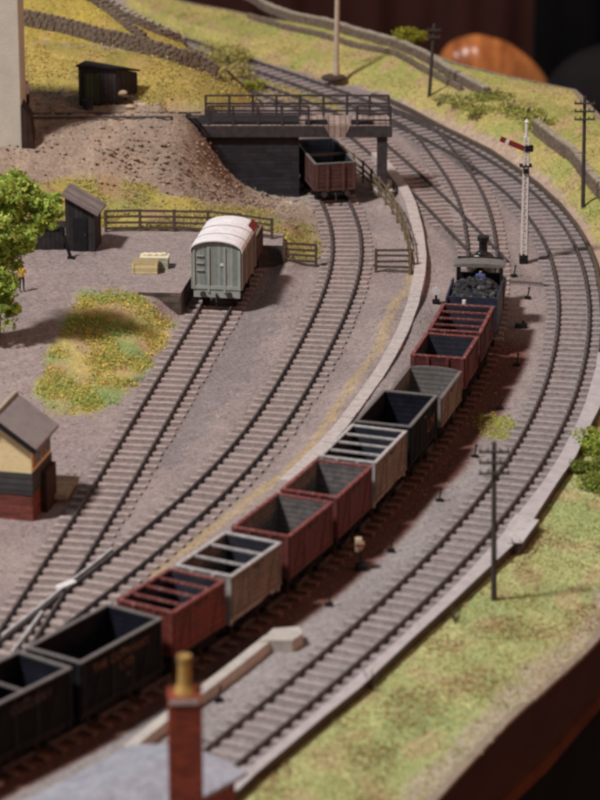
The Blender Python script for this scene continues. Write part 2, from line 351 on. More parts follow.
cD = rails_to_centre(D_L, D_R, 98, 150.6)
WPTS = [(7.9,136.6),(-10.9,93.0),(-14.3,88.9),(-19.,83.5),(6.57,131.92),(5.77,128.4),(4.41,123.77),(3.23,119.84),(1.76,115.75),(.31,112.03),(-1.39,108.1),(-3.32,104.34),(-5.34,101.12),(-7.89,96.84)]
cT = rails_to_centre(T_L, T_R, 78, 186, extra=WPTS + [(8.45, 143.3)], lam=14)
cE = rails_to_centre(E_L, E_R, 148, 205, lam=60, extra=[(np.interp(150, *cT) - .02, 150, 1)])
_m = np.interp(cE[0], cA[0], np.gradient(cA[1], cA[0])); _lim = np.interp(cE[0], *cA) - 3.1 * np.sqrt(1 + _m * _m)
cE = (cE[0], np.where(cE[0] > 176, np.minimum(cE[1], _lim), cE[1])); cE = (cE[0], np.convolve(np.pad(cE[1], 3, mode='reflect', reflect_type='odd'), np.ones(7) / 7, 'valid'))
def sub(c, y0, y1):
    m_ = (c[0] >= y0) & (c[0] <= y1); return c[0][m_], c[1][m_]
# T leaves A near its top; blend it on to A
def blendto(c, ref, ya, yb):
    ys, xs = c; t = np.clip((ys - ya) / (yb - ya), 0, 1); t = t * t * (3 - 2 * t)
    return ys, xs * (1 - t) + np.interp(ys, *ref) * t
cT = blendto(cT, cA, 172, 186)
cD = (cD[0], cD[1] + 0)
def pt(c, y): return float(np.interp(y, *c))
def arc(c):
    ys, xs = c; d = np.sqrt(np.diff(xs) ** 2 + np.diff(ys) ** 2); return np.concatenate([[0], np.cumsum(d)])
def at_arc(c, s):
    A = arc(c); y = float(np.interp(s, A, c[0])); x = float(np.interp(y, *c))
    x2, x1 = np.interp(y + .5, *c), np.interp(y - .5, *c); return x, y, math.atan2(-(x2 - x1), 1.0)
def arc_of_y(c, y): return float(np.interp(y, c[0], arc(c)))

# ------------------------------------------------------------------ ground sheet
def P2(u, v, z=0.): p = at(u, v, z); return (p.x, p.y)
XR = [(70, -4), (80, -1.5), (88, 1.8), (94.8, 4.9), (101, 8.2), (107.1, 10.9), (114, 13.6), (122, 16), (135, 18.6), (150, 19.6), (163, 18.9), (174.8, 16.9), (181., 15.9), (184.2, 12.5), (188.2, 9.4), (193.5, 6.2), (200.7, 1.95), (207., -4.3), (213, -10.5), (234, -33)]
def xr(y): return np.interp(y, [p[0] for p in XR], [p[1] for p in XR])
EDGE = [P2(*p) for p in ((240,790),(256,774.7),(288,748),(322.7,718.7),(360,689),(412,640),(453,602.7),(480,577),(522,538),(557,484),(576,457),(593,421),(602,404),(612,370),(618,330))]
EDGE = [(-6.5, 85.5)] + EDGE
CTRL = [(0,600,0),(100,500,0),(150,420,0),(200,340,0),(240,440,0),(280,330,0),(345,215,0),(380,300,.2),(400,240,.25),(385,200,.2),(430,300,0),(450,260,0),(450,150,0),(400,110,0),(360,120,0),
 (320,140,0),(330,170,0),(340,85,0),(280,70,0),(228,58,0),(550,200,0),(585,300,0),(560,400,0),(450,540,0),(300,670,0),(200,760,0),(100,640,0),(500,350,0),(350,560,0),(20,700,0),(0,760,0),(500,250,0),
 (330,430,.3),(360,380,.35),(395,320,.35),(300,470,.2),(240,520,.1),(0,450,0),(60,450,0),(30,560,0),(20,400,.3),(70,420,.1),(100,415,0),(150,375,0),(178,322,0),(130,398,0),
 (60,330,.9),(40,360,.7),(90,310,1.0),(130,330,.55),(110,360,.4),(80,380,.3),(20,300,1.05),(60,280,1.08),(100,270,1.08),(100,245,1.1),(30,250,1.1),(150,240,1.1),(-30,300,1.1),(-40,420,.5),
 (200,232,1.1),(265,232,1.05),(300,250,.5),(320,262,0.05),(330,215,.1),(320,200,.1),(305,205,.1),(285,222,.5),(150,190,2.0),(110,195,1.7),(60,190,2.0),(60,300,1.12),(110,297,1.1),(100,285,1.14),(95,270,1.14),(100,255,1.14),(75,285,1.12),(50,270,1.12),(92,296,1.08),
 (150,150,3.5),(100,150,3.6),(50,150,3.6),(190,122,4.3),(140,120,4.4),(80,120,4.4),(25,120,4.4),(-20,130,4.3),(-20,200,2.2),
 (180,105,4.6),(210,108,4.4),(130,100,4.7),(70,98,4.8),(25,95,4.9),(205,85,4.8),(150,75,5.4),(100,65,5.8),(25,60,6),(215,80,4.6),(-30,60,6),
 (190,52,5.8),(150,45,6.3),(100,30,6.9),(50,20,7.3),(25,10,7.6),(-30,15,7.6),(60,-6,7.8),(100,3,7.4),(140,26,6.7),(170,40,6.0),(186,47,5.6),(205,62,5.1),(222,80,4.6),
 (238,98,2.2),(252,112,1.2),(238,80,2.0),(262,100,0.3),(285,112,0),(248,74,0.1),
 (205,35,.4),(180,10,.5),(240,30,.5),(300,40,.7),(270,12,.8),(330,28,1.3),(370,60,.9),(420,60,1.4),(450,90,1.1),(500,110,1.4),(455,66,1.5),(520,95,1.5),(570,110,1.5),(590,160,1.2),(560,150,1.0),(600,130,1.5),(250,2,1.0),(400,47,1.5),(235,12,.7),(350,50,.9),(410,75,.9),(480,95,1.4),(540,115,1.5),(600,115,1.5),(590,215,.3),(480,135,.5),(520,165,.35),(400,90,.6),(340,68,.6),(570,200,.5),(640,250,.2),(640,150,1.5)]
cp = [(*P2(u, v, z), z) for u, v, z in CTRL]
for u, v, Y in ((197,130,163.4),(206,148,163.4),(228,176,163.4),(252,194,163.4),(276,204,163.4),(296,203,163.4),(180,152,160.5),(190,177,160),(216,195,160),(240,206,160),(266,210,160),(285,212,160.5),(180,198,157),(220,205,157),(250,216,157),(150,170,160)):
    q_ = at_y(u, v, Y); cp.append((q_.x, q_.y, max(q_.z, -.05)))
for u, v, z in ((60,-6,7.8),(100,3,7.4),(140,26,6.7),(170,40,6.0),(186,47,5.6),(205,62,5.1)):   # the ridge falls away behind its crest
    q_ = at(u, v, z); cp.append((q_.x + 1.5, q_.y + 4.5, z * .35)); cp.append((q_.x + 2, q_.y + 9, .5))
cp = np.array(cp)
def phi(r2): return np.sqrt(r2 + 1.0)
d2 = (cp[:, None, 0] - cp[None, :, 0]) ** 2 + (cp[:, None, 1] - cp[None, :, 1]) ** 2
n_ = len(cp); K = np.zeros((n_ + 1, n_ + 1)); K[:n_, :n_] = -phi(d2) - 0 + np.eye(n_) * .12; K[:n_, n_] = 1; K[n_, :n_] = 1
wgt = np.linalg.solve(K, np.concatenate([cp[:, 2], [0]]))
def seg_dist(X, Y, pl):
    """distance to a polyline and side (+ right of travel)"""
    best = np.full(X.shape, 1e9); side = np.zeros(X.shape)
    for (x0, y0), (x1, y1) in zip(pl[:-1], pl[1:]):
        dx, dy = x1 - x0, y1 - y0; L2 = dx * dx + dy * dy
        t = np.clip(((X - x0) * dx + (Y - y0) * dy) / L2, 0, 1); px, py = X - (x0 + t * dx), Y - (y0 + t * dy)
        d = px * px + py * py; m_ = d < best; best = np.where(m_, d, best); side = np.where(m_, dy * px - dx * py, side)
    return np.sqrt(best), side
def sstep(a, b, t): t = np.clip((t - a) / (b - a), 0, 1); return t * t * (3 - 2 * t)
def inpoly(X, Y, poly):
    r = np.zeros(X.shape, bool); n = len(poly); j = n - 1
    for i in range(n):
        xi, yi = poly[i][:2]; xj, yj = poly[j][:2]
        if yi != yj:
            r ^= ((yi > Y) != (yj > Y)) & (X < (xj - xi) * (Y - yi) / (yj - yi) + xi)
        j = i
    return r
D_off = lambda y, o: (pt(cD, y) + o, y)
PLAT = [P2(112, 292, 1.1), P2(183, 293, 1.1)]
yb = PLAT[1][1]
PLAT = [PLAT[0], (pt(cD, yb) - 1.5, yb)] + [D_off(y, -1.5) for y in (145, 148, 150.75)] + [(-.85, 150.75), (-.85, 152.9), (-9.7, 153.6), (-10.5, 153.3), (-10.2, 148)]
ABUT = [(-7.2, 163.7), (-.05, 163.7), (-.05, 165.7), (-7.2, 165.7)]
def ground_z(X, Y):
    X = np.asarray(X, float); Y = np.asarray(Y, float); Z = np.full(X.shape, wgt[n_])
    for i in range(n_): Z = Z - wgt[i] * phi((X - cp[i, 0]) ** 2 + (Y - cp[i, 1]) ** 2)
    for c, w1, w2 in ((cA, 1.7, 3.2), (cC, 1.6, 3.0), (cD, 1.6, 2.6), (cT, 1.7, 2.6), (cE, 1.7, 2.6)):
        ys, xs = c; dx = np.abs(X - np.interp(Y, ys, xs)); sl = np.interp(Y, ys, np.gradient(xs, ys))
        d = dx / np.sqrt(1 + sl * sl); d = np.where((Y < ys[0]) | (Y > ys[-1]), 99, d)
        Z = Z * sstep(w1, w2, d)
    d, s = seg_dist(X, Y, EDGE)
    sd = np.where(s > 0, d, -d)
    k = sstep(-.5, 0., sd); prof = -.36 - .06 * np.clip(sd, 0, 12) + .22 * np.sin(X * .5 + Y * .23) * sstep(0, 4, sd)
    k = k * (1 - sstep(133, 145, Y)); Z = Z * (1 - k) + prof * k
    dl, _ = seg_dist(X, Y, [PLAT[0], (-10.2, 148.), (-10.5, 153.3)]); k = 1 - sstep(.8, 3.5, dl)
    Z = Z * (1 - k) + 1.115 * k
    m_ = inpoly(X, Y, PLAT) & (dl > .45); Z = np.where(m_, np.minimum(Z, .9), Z)
    m_ = inpoly(X, Y, ABUT); Z = np.where(m_, np.minimum(Z, 3.8), Z)
    return Z
NY, NX = 560, 230
yy = np.linspace(80, 226, NY); tt = np.linspace(0, 1, NX)
GY = np.repeat(yy[:, None], NX, 1); GX = -26 + (xr(yy)[:, None] + 26) * tt[None, :]
GX = np.where(xr(yy)[:, None] < -25, -26 + .5 * tt[None, :], GX)
GZ = ground_z(GX, GY)
rough_n = RNG.normal(0, 1, GX.shape)
PU, PV = proj(GX, GY, GZ)

# --- which soil lies where: polygons traced on the photograph, each vertex tested where it really stands
Z_GRASSR = [(200,830),(256,776),(288,749),(322.7,719.7),(360,690),(412,641),(453,604),(480,578),(522,539),(557,485),(576,458),(593,422),(602,404),(640,360),(900,600),(600,900)]
Z_BACK = [(100,-40),(125,6),(150,25),(180,42),(205,54),(232,54),(300,72),(345,84),(385,91),(400,99),(450,119),(500,141),(545,174),(580,214),(600,245),(660,330),(700,100),(600,90),(455,50),(300,-20)]
Z_FIELD = [(-40,-40),(95,-40),(110,5),(150,25),(195,48),(190,52),(25,40),(-40,38)]
Z_BANK = [(-40,38),(25,40),(140,52),(200,66),(245,60),(262,98),(245,108),(215,112),(205,106),(150,104),(135,100),(75,92),(25,90),(-40,85)]
Z_EARTH = [(-40,85),(25,90),(75,92),(135,100),(205,106),(212,125),(215,140),(290,198),(330,212),(325,262),(285,240),(272,224),(108,224),(-40,240)]
Z_FOOT = [(20,188),(70,176),(125,178),(165,190),(210,205),(265,212),(310,228),(322,250),(312,262),(285,258),(272,230),(110,230),(20,225)]
Z_WEED = [(82,293),(125,292),(150,302),(178,326),(162,352),(140,378),(118,402),(90,412),(50,412),(38,392),(48,355),(66,325)]
Z_PATCH = [(472,420),(488,414),(508,416),(519,426),(508,438),(484,438)]
Z_STRIP = [(240,72),(262,80),(330,100),(345,112),(262,100)]
Z_DARK = [(240,296),(290,300),(262,350),(232,400),(180,460),(120,500),(105,560),(70,560),(120,480),(165,430),(200,370)]
MOSS = [P2(*p) for p in ((397,300),(378.7,353),(352,390),(325,430),(304,457),(250,500),(190,545),(150,575))]
MOSS2 = [P2(*p) for p in ((402,298),(410,280),(412,250))]
def soft(poly, fu=7, fv=5, warp=1.0):
    """soft-edged zone mask: average of jittered polygon tests"""
    m_ = np.zeros(PU.shape)
    nz1 = np.sin(GX * 2.1 + GY * 1.3) * fu * .4 + RNG.normal(0, fu * .35, PU.shape)
    nz2 = np.cos(GX * 1.7 - GY * 1.9) * fv * .4 + RNG.normal(0, fv * .35, PU.shape)
    for k in range(4):
        m_ += inpoly(PU + nz1 * warp + RNG.normal(0, fu * .25), PV + nz2 * warp + RNG.normal(0, fv * .25), poly)
    return m_ / 4
def blob(s, seed):
    r = np.random.default_rng(seed); f = np.zeros(GX.shape)
    for k in range(10):
        a = r.uniform(0, 6.28); q = s * r.uniform(.6, 1.9); f += np.sin(GX * math.cos(a) * q + GY * math.sin(a) * q + r.uniform(0, 6.28))
    return f / 3.2
B1, B2, B3 = blob(.9, 1), blob(.9, 2), blob(2.4, 3)
def lay(C, m_, c): return C * (1 - m_[..., None]) + np.array(c) * m_[..., None]
def lerpc(a, b, t): t = np.clip(t, 0, 1)[..., None]; return np.array(a) * (1 - t) + np.array(b) * t
C = lerpc((.298, .24, .226), (.248, .202, .194), .5 + B1 * .5)
# cess and ballast right of the train are greyer
gr = sstep(330, 520, PV) * (GX > np.interp(GY, *cT)); C = C * (1 - gr[..., None]) + lerpc((.27, .25, .245), (.225, .205, .20), .5 + B1 * .5) * gr[..., None]
C = lay(C, soft(Z_DARK, 10, 8) * .65, (.185, .165, .165))
C = C * (1 - soft(Z_EARTH)[..., None]) + soft(Z_EARTH)[..., None] * lerpc((.32, .245, .185), (.24, .185, .145), .5 + B1 * .5 + B3 * .3)
def grass(C, m_, a, b, c, t=0.):
    g = lerpc(a, b, .5 + B2 * .6 + t); g = g * (1 - sstep(.3, .9, B3)[..., None]) + np.array(c) * sstep(.3, .9, B3)[..., None]
    return C * (1 - m_[..., None]) + g * m_[..., None]
dv, sv = seg_dist(GX, GY, [P2(*p) for p in [(372,93),(385,96.5),(410,108),(440,124.5),(460,134),(490,149),(518,168),(537,182),(560,203),(577,224),(587,241),(595,261),(600,287),(603,320),(600,350)]])
C = lay(C, (sv < 0) * sstep(1.6, 1.0, dv + B3 * .2), (.40, .30, .23))
C = grass(C, soft(Z_GRASSR, 4, 4), (.395, .41, .19), (.29, .36, .15), (.385, .34, .18))
rim = sstep(1.5, .7, xr(GY) - GX + B3 * .25) * (GY < 135); C = lay(C, rim * .85, (.38, .32, .27))
C = grass(C, soft(Z_BACK, 6, 3), (.42, .35, .13), (.32, .32, .10), (.40, .30, .15))
C = grass(C, soft(Z_FIELD, 6, 2), (.40, .31, .07), (.33, .26, .06), (.37, .27, .08))
C = grass(C, soft(Z_BANK, 6, 2), (.38, .29, .085), (.25, .21, .06), (.33, .245, .085))
C = grass(C, soft(Z_FOOT, 8, 4) * .8, (.36, .29, .05), (.24, .24, .05), (.3, .2, .09))
C = grass(C, soft(Z_WEED, 8, 6) * .85, (.46, .36, .11), (.22, .30, .09), (.42, .30, .14))
C = grass(C, soft(Z_STRIP, 5, 3) * .8, (.36, .31, .07), (.28, .27, .06), (.3, .2, .09))
C = grass(C, soft(Z_PATCH, 4, 3) * .7, (.32, .30, .07), (.25, .27, .06), (.3, .25, .09))
for ml_, wd in ((MOSS, .28), (MOSS2, .2)):
    d, _ = seg_dist(GX, GY, ml_); C = lay(C, sstep(wd * 1.3, wd * .2, d + RNG.normal(0, .08, d.shape) + B3 * .05) * .6, (.42, .31, .14))
for c_, k_ in ((cC, .55), (cD, .55), (cE, .5), (cA, .4), (cT, .5)):
    ys_, xs_ = c_; dx_ = np.abs(GX - np.interp(GY, ys_, xs_)) / np.sqrt(1 + np.interp(GY, ys_, np.gradient(xs_, ys_)) ** 2)
    C = lay(C, sstep(1.45, 1.15, dx_) * ((GY > ys_[0]) & (GY < ys_[-1])) * k_, (.14, .112, .105))
# oil, rusty tone and the standing train's cast shadow painted into the ballast colour
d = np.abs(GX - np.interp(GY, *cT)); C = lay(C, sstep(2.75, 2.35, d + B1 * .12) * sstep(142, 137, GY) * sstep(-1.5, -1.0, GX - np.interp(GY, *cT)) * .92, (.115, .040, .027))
# foot of the loading stage: pale spill, dark stain right of track
SPILL = [(298,188),(318,186),(322,203),(300,208)]; C = lay(C, soft(SPILL, 4, 3) * .7, (.34, .30, .24))
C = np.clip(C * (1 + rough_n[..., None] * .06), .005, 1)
GZ2 = GZ + RNG.normal(0, .012, GZ.shape)
zone_rough = soft(Z_EARTH); GZ2 += zone_rough * (B3 * .05 + RNG.normal(0, .035, GZ.shape))
for c in (cA, cC, cD, cT, cE):
    ys, xs = c; near = (np.abs(GX - np.interp(GY, ys, xs)) < 1.7) & (GY > ys[0]) & (GY < ys[-1]); GZ2 = np.where(near, np.minimum(GZ2, .02), GZ2)
def fast_mesh(name, V, F, Cv=None, mats=('ground_surface',), smooth=False, parent=None):
    me = bpy.data.meshes.new(name); k = F.shape[1]
    me.vertices.add(len(V)); me.vertices.foreach_set('co', V.astype(np.float32).ravel())
    me.loops.add(F.size); me.loops.foreach_set('vertex_index', F.astype(np.int32).ravel())
    me.polygons.add(len(F)); me.polygons.foreach_set('loop_start', np.arange(0, F.size, k, dtype=np.int32))
    me.polygons.foreach_set('loop_total', np.full(len(F), k, dtype=np.int32))
    me.update(calc_edges=True); me.validate()
    if Cv is not None:
        at_ = me.color_attributes.new('Col', 'FLOAT_COLOR', 'POINT'); a = np.ones((len(V), 4), np.float32); a[:, :3] = Cv
        at_.data.foreach_set('color', a.ravel())
    if smooth: me.polygons.foreach_set('use_smooth', np.ones(len(F), bool))
    for m_ in mats: me.materials.append(M[m_])
    o = bpy.data.objects.new(name, me); COL.objects.link(o)
    if parent: o.parent = parent
    return o
idx = np.arange(NY * NX).reshape(NY, NX)
q = np.stack([idx[:-1, :-1], idx[:-1, 1:], idx[1:, 1:], idx[1:, :-1]], -1).reshape(-1, 4)
V = np.stack([GX, GY, GZ2], -1).reshape(-1, 3)
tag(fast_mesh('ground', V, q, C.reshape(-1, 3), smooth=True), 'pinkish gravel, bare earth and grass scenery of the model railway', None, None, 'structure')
def gz(x, y): return float(ground_z(np.array([x]), np.array([y]))[0])
def on_ground(u, v, z0=0.):
    z = z0
    for _ in range(6): p = at(u, v, z); z = gz(p.x, p.y)
    return at(u, v, z)

# --- board edges and the room behind
ysx = np.linspace(82, 224, 120); top = [(float(xr(y)), float(y), gz(float(xr(y)), y)) for y in ysx if xr(y) > -25]
fr_ = empty('baseboard_fascia', top[0], 0, 'dark maroon curved fascia board below the edge of the grass', 'fascia'); ov = Vector(top[0])
def band(name, m_, o1, o2, z1, z2, absz=True, lip=False):
    mb = MB()
    for (a, b) in zip(top[:-1], top[1:]):
        za1, zb1 = (a[2] + z1, b[2] + z1); za2, zb2 = ((z2, z2) if absz else (a[2] + z2, b[2] + z2))
        if z1 < -1: za1 = zb1 = z1
        mb.add([tuple(Vector(q_) - ov) for q_ in ((a[0] + o1, a[1], za1), (b[0] + o1, b[1], zb1), (b[0] + o2, b[1], zb2), (a[0] + o2, a[1], za2))], [(0, 3, 2, 1)])
        if lip: mb.add([tuple(Vector(q_) - ov) for q_ in ((a[0] + o1, a[1], za1), (b[0] + o1, b[1], zb1), (b[0] - .22, b[1], zb1), (a[0] - .22, a[1], za1))], [(0, 1, 2, 3)])
    return mb.build(name, m_, fr_)
band('board', 'fascia_board', .1, .1, -.05, -3.0); band('edge_strip', 'tan_scenic', .12, .12, .03, -.1, False, True)
rl = MB(); 
for (a, b) in zip(top[:-1], top[1:]): rl.beam(Vector((a[0] + .22, a[1], -3.2)) - ov, Vector((b[0] + .22, b[1], -3.2)) - ov, .3, .5)
rl.build('varnished_rail', 'varnish', fr_)
band('skirt', 'curtain_black', .05, .05, -3.4, -30)
mb = MB(); mb.add([(-500, -100, -110), (500, -100, -110), (500, 700, -110), (-500, 700, -110)], [(0, 1, 2, 3)])
tag(mb.build('floor', 'room_floor'), None, None, None, 'structure')
def curtain(name, x0, x1, y, m_, label):
    n = int((x1 - x0) / .6); vs = []; fs = []
    for i in range(n + 1):
        x = x0 + (x1 - x0) * i / n; dy = math.sin(x * 1.1) * .5 + math.sin(x * .43 + 1) * .7
        vs += [(x, y + dy, -110), (x, y + dy, 60)]
    for i in range(n): fs.append((2 * i, 2 * i + 2, 2 * i + 3, 2 * i + 1))
    b = MB(); b.add(vs, fs, 0, True); o = b.build(name, m_)
    s = o.modifiers.new('thick', 'SOLIDIFY'); s.thickness = .2
    return tag(o, label, 'curtain')
xc = at_y(541, 40, 420).x
curtain('curtain', -140, xc, 420, 'curtain_maroon', 'dark maroon curtain hanging behind the layout')
curtain('curtain', xc - 1, 140, 419, 'curtain_black', 'black curtain hanging at the right behind the layout')
def chair_back(u0, u1, vtop, vbot, Y, m_, label, slant, bands, slope=0.):
    a = at_y(u0, vbot, Y); b = at_y(u1, vbot, Y); t = at_y((u0 + u1) / 2, vtop, Y); wdt = b.x - a.x; h = t.z - a.z
    F = -110.0; root = empty('chair', ((a.x + b.x) / 2, Y, F), 0, label, 'chair'); n = 96; mbb = MB(); vs = []; rings = 28; z0 = a.z - F
    for i in range(rings + 1):            # upholstered back: rounded dome with stitched folds running over it
        ph = (math.pi / 2) * i / rings
        for j in range(n):
            th = 2 * math.pi * j / n; cx, sy_ = math.cos(th), math.sin(th)
            x = wdt / 2 * math.cos(ph) * cx; y = wdt * .24 * math.cos(ph) * sy_; z = h * math.sin(ph)
            f_ = math.cos(bands * 6.28 * (x / wdt + .10 * math.sin(ph * 1.4) * (1 if slant else 0)))
            k = 1 + .010 * f_
            vs.append((x + slant * math.sin(ph) * wdt * .1, y * k - .10 * f_ * abs(sy_), z0 + z * k - slope * x))
    fs = [(i * n + j, i * n + (j + 1) % n, (i + 1) * n + (j + 1) % n, (i + 1) * n + j) for i in range(rings) for j in range(n)]
    base = vs[:n]; mbb.add(vs, fs, 0, True)
    mbb.add(base + [(x, y, z0 - 14) for x, y, z in base], [(j + n, (j + 1) % n + n, (j + 1) % n, j) for j in range(n)], 0, True)
    mbb.build('backrest', m_, root)
    s = MB(); s.box((0, -wdt * .35, z0 - 17), (wdt * .95, wdt * .8, 5), bev=1); s.build('seat', m_, root, bevel=.8)
    for sx in (-1, 1):
        for sy in (-.6, .0): k = MB(); k.cyl((sx * wdt * .4, sy * wdt, 0), (sx * wdt * .4, sy * wdt, z0 - 18), .6, .9); k.build('leg', 'black_iron', root)
    return root
chair_back(437, 556, 36, 92, 330, 'tan_leather', 'glossy tan leather chair back beyond the rear edge of the layout', -.9, 4, .18)
chair_back(532, 700, 42, 130, 318, 'black_leather', 'black rounded chair back beyond the rear right corner of the layout', 0, 3)

# ------------------------------------------------------------------ tracks
SLEEP = .78
def offset_line(c, o, y0, y1, step=.8):
    ys = np.arange(y0, y1 + .001, step); xs = np.interp(ys, *c)
    sx = np.interp(ys, c[0], np.convolve(np.pad(np.gradient(c[1], c[0]), 2, mode='edge'), np.ones(5) / 5, 'valid'))
    k = 1 / np.sqrt(1 + sx * sx); return np.stack([xs + o * k, ys - o * sx * k], -1), sx
def sweep(mbd, pl, w_, z0, z1, mi=0):
    """rectangular bar following a ground polyline"""
    pl = np.asarray(pl); t = np.gradient(pl, axis=0); t /= np.linalg.norm(t, axis=1)[:, None]; nr = np.stack([t[:, 1], -t[:, 0]], -1) * w_ / 2
    vs = []
    for p, n in zip(pl, nr):
        vs += [(p[0] - n[0], p[1] - n[1], z0), (p[0] + n[0], p[1] + n[1], z0), (p[0] + n[0], p[1] + n[1], z1), (p[0] - n[0], p[1] - n[1], z1)]
    fs = [(3, 2, 1, 0)]
    for i in range(len(pl) - 1):
        a, b = 4 * i, 4 * i + 4
        fs += [(a + j, a + (j + 1) % 4, b + (j + 1) % 4, b + j) for j in range(4)]
    b = 4 * (len(pl) - 1); fs.append((b, b + 1, b + 2, b + 3)); mbd.add(vs, fs, mi)
sl_mesh = {}
def sleeper_mesh(k):
    if k not in sl_mesh:
        m_ = MB(); ln = 2.55; m_.box((0, 0, .035), (ln, .26 + .025 * (k % 3), .12), bev=.02)
        sl_mesh[k] = m_
    return sl_mesh[k]
def track(c, y0, y1, label, smat='sleeper_wood', skip=None):
    root = empty('railway_track', (pt(c, y0), y0, 0), 0, label, 'railway track')
    ox, oy = root.location.x, root.location.y
    for sd in (-1, 1):
        pl, _ = offset_line(c, sd * .72, y0, y1); pl = pl - np.array([ox, oy])
        r = MB(); sweep(r, pl, .07, .10, .245); sweep(r, pl, .12, .085, .12)
        s = arc(c); s0, s1 = arc_of_y(c, y0), arc_of_y(c, y1)
        q_ = s0 + .3
        while q_ < s1:
            x, y, a = at_arc(c, q_); ca, sa = math.cos(a), math.sin(a)
            if y < 190: r.box((x + sd * .72 * ca - ox, y + sd * .72 * sa - oy, .115), (.21, .13, .08), a)
            q_ += SLEEP
        r.build('rail', 'rail_steel', root)
    s0, s1 = arc_of_y(c, y0), arc_of_y(c, y1); pos = []; q_ = s0 + .3
    while q_ < s1: pos.append(at_arc(c, q_)); q_ += SLEEP
    pos = [p for p in pos if not (skip and skip(p))]
    vis = []
    for p in pos:
        u, v = proj(p[0], p[1], 0.)
        vis.append(-20 < u < 620 and -10 < v < 815)
    inview = [p for p, k in zip(pos, vis) if k][:100]; rest = [p for p in pos if p not in inview]
    protos = []; shaded = c is cT and True; op = []
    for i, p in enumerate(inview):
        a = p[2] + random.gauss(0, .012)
        if shaded and p[1] < 139:  # sleepers beside the train have its shade painted in
            if len(op) < 3: o = sleeper_mesh(len(op)).build('sleeper', 'sleeper_shaded', root); op.append(o)
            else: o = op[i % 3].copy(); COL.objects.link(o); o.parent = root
        elif len(protos) < 4: o = sleeper_mesh(len(protos)).build('sleeper', smat, root); protos.append(o)
        else: o = protos[i % 4].copy(); COL.objects.link(o); o.parent = root
        o.location = (p[0] - ox + random.gauss(0, .03), p[1] - oy + random.gauss(0, .02), random.uniform(-.012, .012)); o.rotation_euler = (0, 0, a)
    if rest:
        b = MB()
        for p in rest: b.box((p[0] - ox, p[1] - oy, .03), (2.55, .3, .11), p[2])
        tag(b.build('sleeper', smat, root), kind='stuff')
    return root
def near_any(p, c, d):
    y = p[1]
    return c[0][0] < y < c[0][-1] and abs(p[0] - pt(c, y)) < d
track(cA, 85, 226, 'main line track sweeping round the outside of the layout past the signal', 'sleeper_grey')
track(cC, 90, 171, 'yard track running under the loading stage bridge')
track(cD, 99, 150.3, 'short siding track on which the pale grey van stands', skip=lambda p: near_any(p, cC, .9))
track(cT, 86, 183, 'track on which the coal train and locomotive stand', 'sleeper_wood', skip=lambda p: near_any(p, cA, 1.0))
track(cE, 151, 204, 'inner track curving in behind the bridge to join the train track', skip=lambda p: near_any(p, cT, 1.0))
p = at_y(590, 790, 315); b = MB(); b.cyl((0, 0, 0), (0, 0, 1.3), .7, .9, 16); b.cyl((0, 0, 1.3), (0, 0, 1.42), 1.0, 1.0, 16)
tag(b.build('cup', 'white_paint', None, (p.x, p.y, -110)), 'small pale cup on the dark floor at the lower right corner', 'cup')
# bright worn check rails and crossing by the signal box
def check_rail(pts, label):
    b = MB(); pl = [P2(u, v, .2) for u, v in pts]; sweep(b, pl, .10, .12, .252)
    tag(b.build('check_rail', 'rail_glint'), label, 'check rail')
check_rail([(2, 636), (28, 616), (52, 597), (66, 585), (90, 567), (112, 549)], 'wing rail with a painted silver glint through the crossing nearest the signal box')
check_rail([(12, 652), (26, 634), (42, 612)], 'short silver check rail left of the black wagons')
b = MB(); p = at(66, 585, .2); b.box((p.x, p.y, .2), (.35, .9, .11), -.7, bev=.08)
tag(b.build('crossing_nose', 'white_paint'), 'casting with a painted white glint where the two yard tracks cross', 'rail crossing')

# kerbs, copings, paths
def slab_line(name, px, z, wd, h, m_, label, cat, kind=None, joints=0):
    pl = np.array([P2(u, v, z) for u, v in px]); d = np.concatenate([[0], np.cumsum(np.linalg.norm(np.diff(pl, axis=0), axis=1))])
    s = np.arange(0, d[-1], joints or .6); x = np.interp(s, d, pl[:, 0]); y = np.interp(s, d, pl[:, 1]); b = MB()
    if joints:
        for i in range(len(s) - 1):
            a = math.atan2(y[i + 1] - y[i], x[i + 1] - x[i]); L_ = math.hypot(x[i + 1] - x[i], y[i + 1] - y[i])
            b.box(((x[i] + x[i + 1]) / 2, (y[i] + y[i + 1]) / 2, z - h / 2 + random.uniform(-.012, .012)), (L_ - .03, wd, h), a, bev=.02)
    else: sweep(b, np.stack([x, y], -1), wd, z - h, z)
    return tag(b.build(name, m_), label, cat, None, kind)
COPE = [(376,152),(390,168),(403,186),(411,203),(418,230),(421,255),(419.5,274),(413,303),(403,330),(391.5,352),(378,375),(362,397),(342,424),(325,443),(305,462),(285,480)]
slab_line('platform_edging', COPE, .42, .55, .5, 'coping_stone', 'pale stone coping curving beside the train track', 'stone edging', joints=.8)
pe = [p for p in EDGE]; inner = []
for x, y in pe:
    cx = pt(cA, y); inner.append((min(x - .35, cx + 1.12 * math.sqrt(1 + .3)), y))
b = MB(); n = len(pe)
for i in range(n - 1):
    a0, a1, e0, e1 = inner[i], inner[i + 1], pe[i], pe[i + 1]
    b.add([(*a0, .118), (*e0, .06), (*e1, .06), (*a1, .118)], [(0, 1, 2, 3)], 0)
    b.add([(*e0, .06), (*e0, -.9), (*e1, -.9), (*e1, .06)], [(0, 1, 2, 3)], 1)
tag(b.build('path', ['path_gravel', 'fascia_board']), 'smooth grey cess path beside the main line', None, None, 'structure')
b = MB(); sp = [P2(u, v, .1) for u, v in ((505, 528), (516, 514), (539, 520), (522, 543), (508, 543))]; b.prism(sp, -.8, .10, 0, 1)
tag(b.build('slab', ['concrete', 'fascia_board']), 'pale concrete slab jutting from the path into the grass', 'slab')
